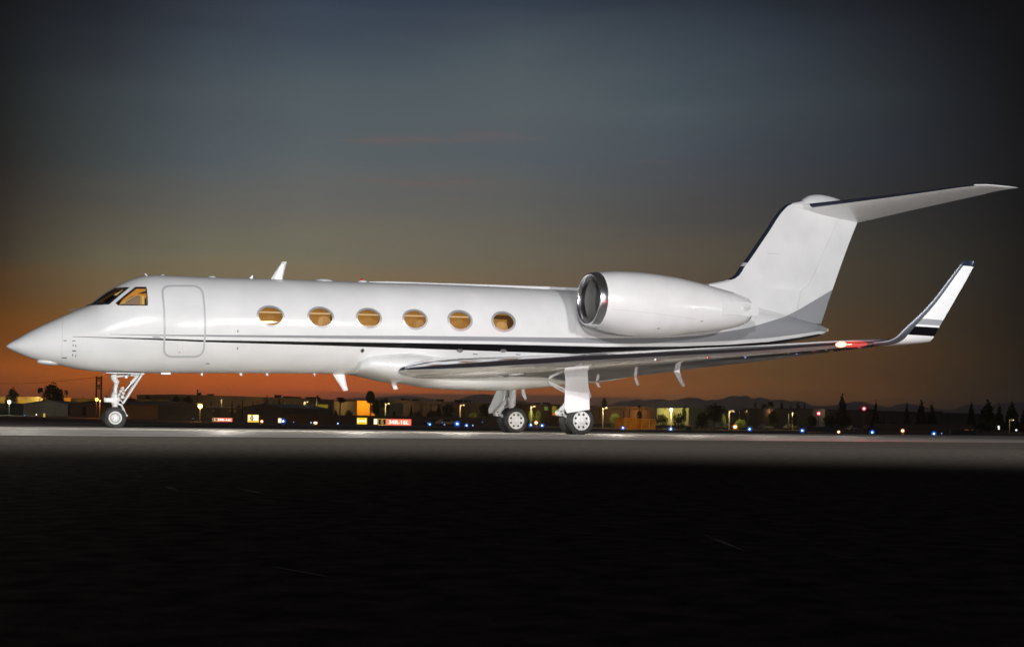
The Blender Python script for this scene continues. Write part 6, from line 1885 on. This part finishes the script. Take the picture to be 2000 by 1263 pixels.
TR = [
 ('round', 'ragged dark tree above the yellow lit wall at far left', 25, 754.5, 470, 24, 0, GT), ('bush', 'low dark bush left of the ragged tree above the yellow wall', 13, 768, 470, 12, 0, GT), ('palm', 'thin palm standing left of the big round tree', 78.5, 753.5, 470, 13, 0, GT),
 ('round', 'largest dark round tree behind the leftmost hangar', 103, 745.5, 440, 42, 0, GT), ('round', 'olive tinted lower tree merging right of the largest left tree', 117, 763, 430, 22, 0, GT), ('palm', 'small thin palm right of the largest left tree', 129.5, 758.5, 520, 9, 0, GT), ('bush', 'small dark tree above the olive roofed building', 162, 770.5, 500, 12, 0, GT),
 ('bush', 'dark bushy tree right behind the lattice mast', 207, 768.5, 480, 22, 0, GT), ('round', 'dark tree visible between the nose gear struts and the hangar', 226, 771, 480, 20, 0, GT), ('round', 'rounded dark tree just right of the nose gear', 256, 773.5, 460, 22, 0, GT), ('palm', 'thin dark tree on the distant hill right of the nose gear', 289, 768, 520, 10, 0, GT),
 ('bush', 'olive tree row in front of the distant hill', 300, 775, 440, 26, 1, GT), ('bush', 'second olive tree right of the hill tree', 318, 777, 440, 20, 1, GT), ('bush', 'broad dark tree left of the dark mast', 346, 768.5, 450, 30, 0, GT), ('round', 'dark tree at the left end of the big warehouse', 368, 770.5, 440, 22, 0, GT),
 ('bush', 'dark shrub top above the gabled sign hangar roof', 518, 784, 400, 14, 0, GT), ('bush', 'dark shrub above the orange roof edge', 466, 787, 420, 12, 0, GT), ('conifer', 'tiny pointed treetop above the big warehouse roof', 521.5, 770.5, 540, 7, 0, GT), ('bush', 'small treetop beside the rooftop units of the big warehouse', 545.5, 771.5, 540, 7, 0, GT),
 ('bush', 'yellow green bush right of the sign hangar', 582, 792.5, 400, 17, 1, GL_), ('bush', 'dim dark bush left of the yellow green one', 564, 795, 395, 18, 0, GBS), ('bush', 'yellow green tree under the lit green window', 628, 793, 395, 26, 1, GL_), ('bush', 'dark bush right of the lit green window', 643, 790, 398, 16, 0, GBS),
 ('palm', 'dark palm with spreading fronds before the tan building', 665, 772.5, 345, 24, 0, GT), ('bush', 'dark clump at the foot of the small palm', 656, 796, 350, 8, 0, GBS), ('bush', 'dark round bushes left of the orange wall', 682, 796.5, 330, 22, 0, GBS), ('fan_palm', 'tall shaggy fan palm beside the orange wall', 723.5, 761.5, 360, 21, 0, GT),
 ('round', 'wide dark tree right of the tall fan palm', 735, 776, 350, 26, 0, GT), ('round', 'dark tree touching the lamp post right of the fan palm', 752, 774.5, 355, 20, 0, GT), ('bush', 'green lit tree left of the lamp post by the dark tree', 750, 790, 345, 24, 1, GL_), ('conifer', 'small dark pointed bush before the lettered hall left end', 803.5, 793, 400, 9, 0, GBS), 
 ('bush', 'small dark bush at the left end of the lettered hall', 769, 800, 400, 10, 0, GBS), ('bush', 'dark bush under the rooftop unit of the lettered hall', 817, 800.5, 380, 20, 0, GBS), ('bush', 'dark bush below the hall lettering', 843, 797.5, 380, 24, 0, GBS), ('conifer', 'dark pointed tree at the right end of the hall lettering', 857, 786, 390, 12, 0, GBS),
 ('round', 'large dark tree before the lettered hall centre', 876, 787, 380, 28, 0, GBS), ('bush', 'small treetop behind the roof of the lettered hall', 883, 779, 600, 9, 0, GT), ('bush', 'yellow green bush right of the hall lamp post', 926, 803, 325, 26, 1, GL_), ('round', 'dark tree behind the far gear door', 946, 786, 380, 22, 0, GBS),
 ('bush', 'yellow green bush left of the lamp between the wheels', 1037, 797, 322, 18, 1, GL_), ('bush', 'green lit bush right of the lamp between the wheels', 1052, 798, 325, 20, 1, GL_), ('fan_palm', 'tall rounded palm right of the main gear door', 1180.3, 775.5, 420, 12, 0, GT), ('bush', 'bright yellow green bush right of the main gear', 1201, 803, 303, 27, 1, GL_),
 ('palm', 'small palm top above the lettered building roof', 1250, 787.5, 480, 10, 0, GT), ('round', 'small dark tree above the orange containers', 1249.5, 798, 205, 13, 0, GBS), ('bush', 'left dark bush before the pale yellow wall', 1293, 804, 270, 26, 0, GBS), ('bush', 'right dark bush before the pale yellow wall', 1326, 802.5, 268, 28, 0, GBS), ('bush', 'small bush top behind the pale yellow wall roof', 1337, 792, 520, 14, 0, GT),
 ('round', 'large dark round tree right of the pale yellow wall', 1396, 785.5, 290, 44, 0, GT), ('bush', 'dark spreading bush at the left foot of the large round tree', 1370, 802, 285, 34, 0, GBS), ('bush', 'small green lit bush at the right of the large round tree', 1414, 810, 300, 10, 1, GL_), ('bush', 'yellow green bush right of the curved lamp post', 1446, 815.5, 302, 24, 1, GL_),
 ('conifer', 'pointed conifer left of the palm pair', 1476, 778, 560, 12, 0, GCN), ('palm', 'left palm of the pair in front of the pale parapet', 1493, 785.5, 330, 14, 0, GT), ('palm', 'right taller palm of the pair in front of the pale parapet', 1506, 780.5, 330, 17, 0, GT), ('round', 'dark tree below the right palm of the pair', 1510, 799, 325, 24, 0, GBS),
 ('conifer', 'conifer just right of the palm pair', 1527, 780.5, 560, 10, 0, GCN), ('conifer', 'short conifer above the pale wall section', 1544.5, 789, 560, 8, 0, GCN), ('conifer', 'taller conifer above the right end of the pale wall section', 1559, 780.5, 560, 14, 0, GCN), ('conifer', 'thin conifer right of the taller one above the pale wall', 1571.5, 785, 560, 7, 0, GCN),
 ('bush', 'olive lit bush beside the pale wall section', 1566, 817, 318, 24, 1, GL_), ('round', 'sparse tree before the pale wall section', 1552, 806, 322, 14, 0, GBS), ('round', 'dark tree left of the left red lamp', 1586, 809, 305, 24, 0, GBS), ('bush', 'broad dark bush right of the left red lamp', 1620, 805, 300, 42, 0, GBS), ('bush', 'broad dark bush below the tall lone conifer', 1652, 806.5, 300, 36, 0, GBS),
 ('conifer', 'tall lone conifer beyond the wing tip', 1645, 767, 520, 18, 0, GCN), ('conifer', 'short conifer right of the right red lamp', 1711, 781.5, 560, 13, 0, GCN), ('conifer', 'thin conifer on the middle of the far right roofline', 1771.5, 779.5, 560, 8, 0, GCN), ('conifer', 'left of two wide conifers on the far right roofline', 1800, 779.5, 560, 17, 0, GCN), ('conifer', 'right of two wide conifers on the far right roofline', 1820, 785, 560, 17, 0, GCN),
 ('conifer', 'narrow conifer at the right end of the long warehouse', 1897.5, 780, 520, 13, 0, GCN), ('conifer', 'largest dark conifer at the right edge', 1930, 779, 330, 30, 0, GCN), ('conifer', 'dark conifer between the two largest right edge ones', 1952.5, 787.5, 340, 18, 0, GCN), ('conifer', 'tall dark conifer behind the far right lamp post', 1977, 779, 335, 24, 0, GCN), ('conifer', 'dark conifer cut by the right edge', 2001, 797, 330, 18, 0, GCN)]
for i in range(7):
    TR.append(('bush', ['first', 'second', 'third', 'fourth', 'fifth', 'sixth', 'seventh'][i] + ' low dark bush from the left before the far right warehouse', 1722 + i * 22.5, 821 + i * 1.1, 345, 20, 0, GBS))
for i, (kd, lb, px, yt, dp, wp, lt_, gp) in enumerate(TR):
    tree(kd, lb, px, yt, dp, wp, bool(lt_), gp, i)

# ---- the hazy dusk air
b = MB(); b.box((0, 3900, 96), (16000, 16000, 232))
hz_ = b.build('haze')
hm = bpy.data.materials.new('haze_air'); hm.use_nodes = True
t = hm.node_tree; t.nodes.clear()
pv = t.nodes.new('ShaderNodeVolumePrincipled'); pv.inputs['Color'].default_value = (.9, .9, .95, 1); pv.inputs['Density'].default_value = HAZE; pv.inputs['Anisotropy'].default_value = .72
ou = t.nodes.new('ShaderNodeOutputMaterial'); t.links.new(pv.outputs[0], ou.inputs['Volume'])
hz_.data.materials.append(hm); hz_['kind'] = 'stuff'
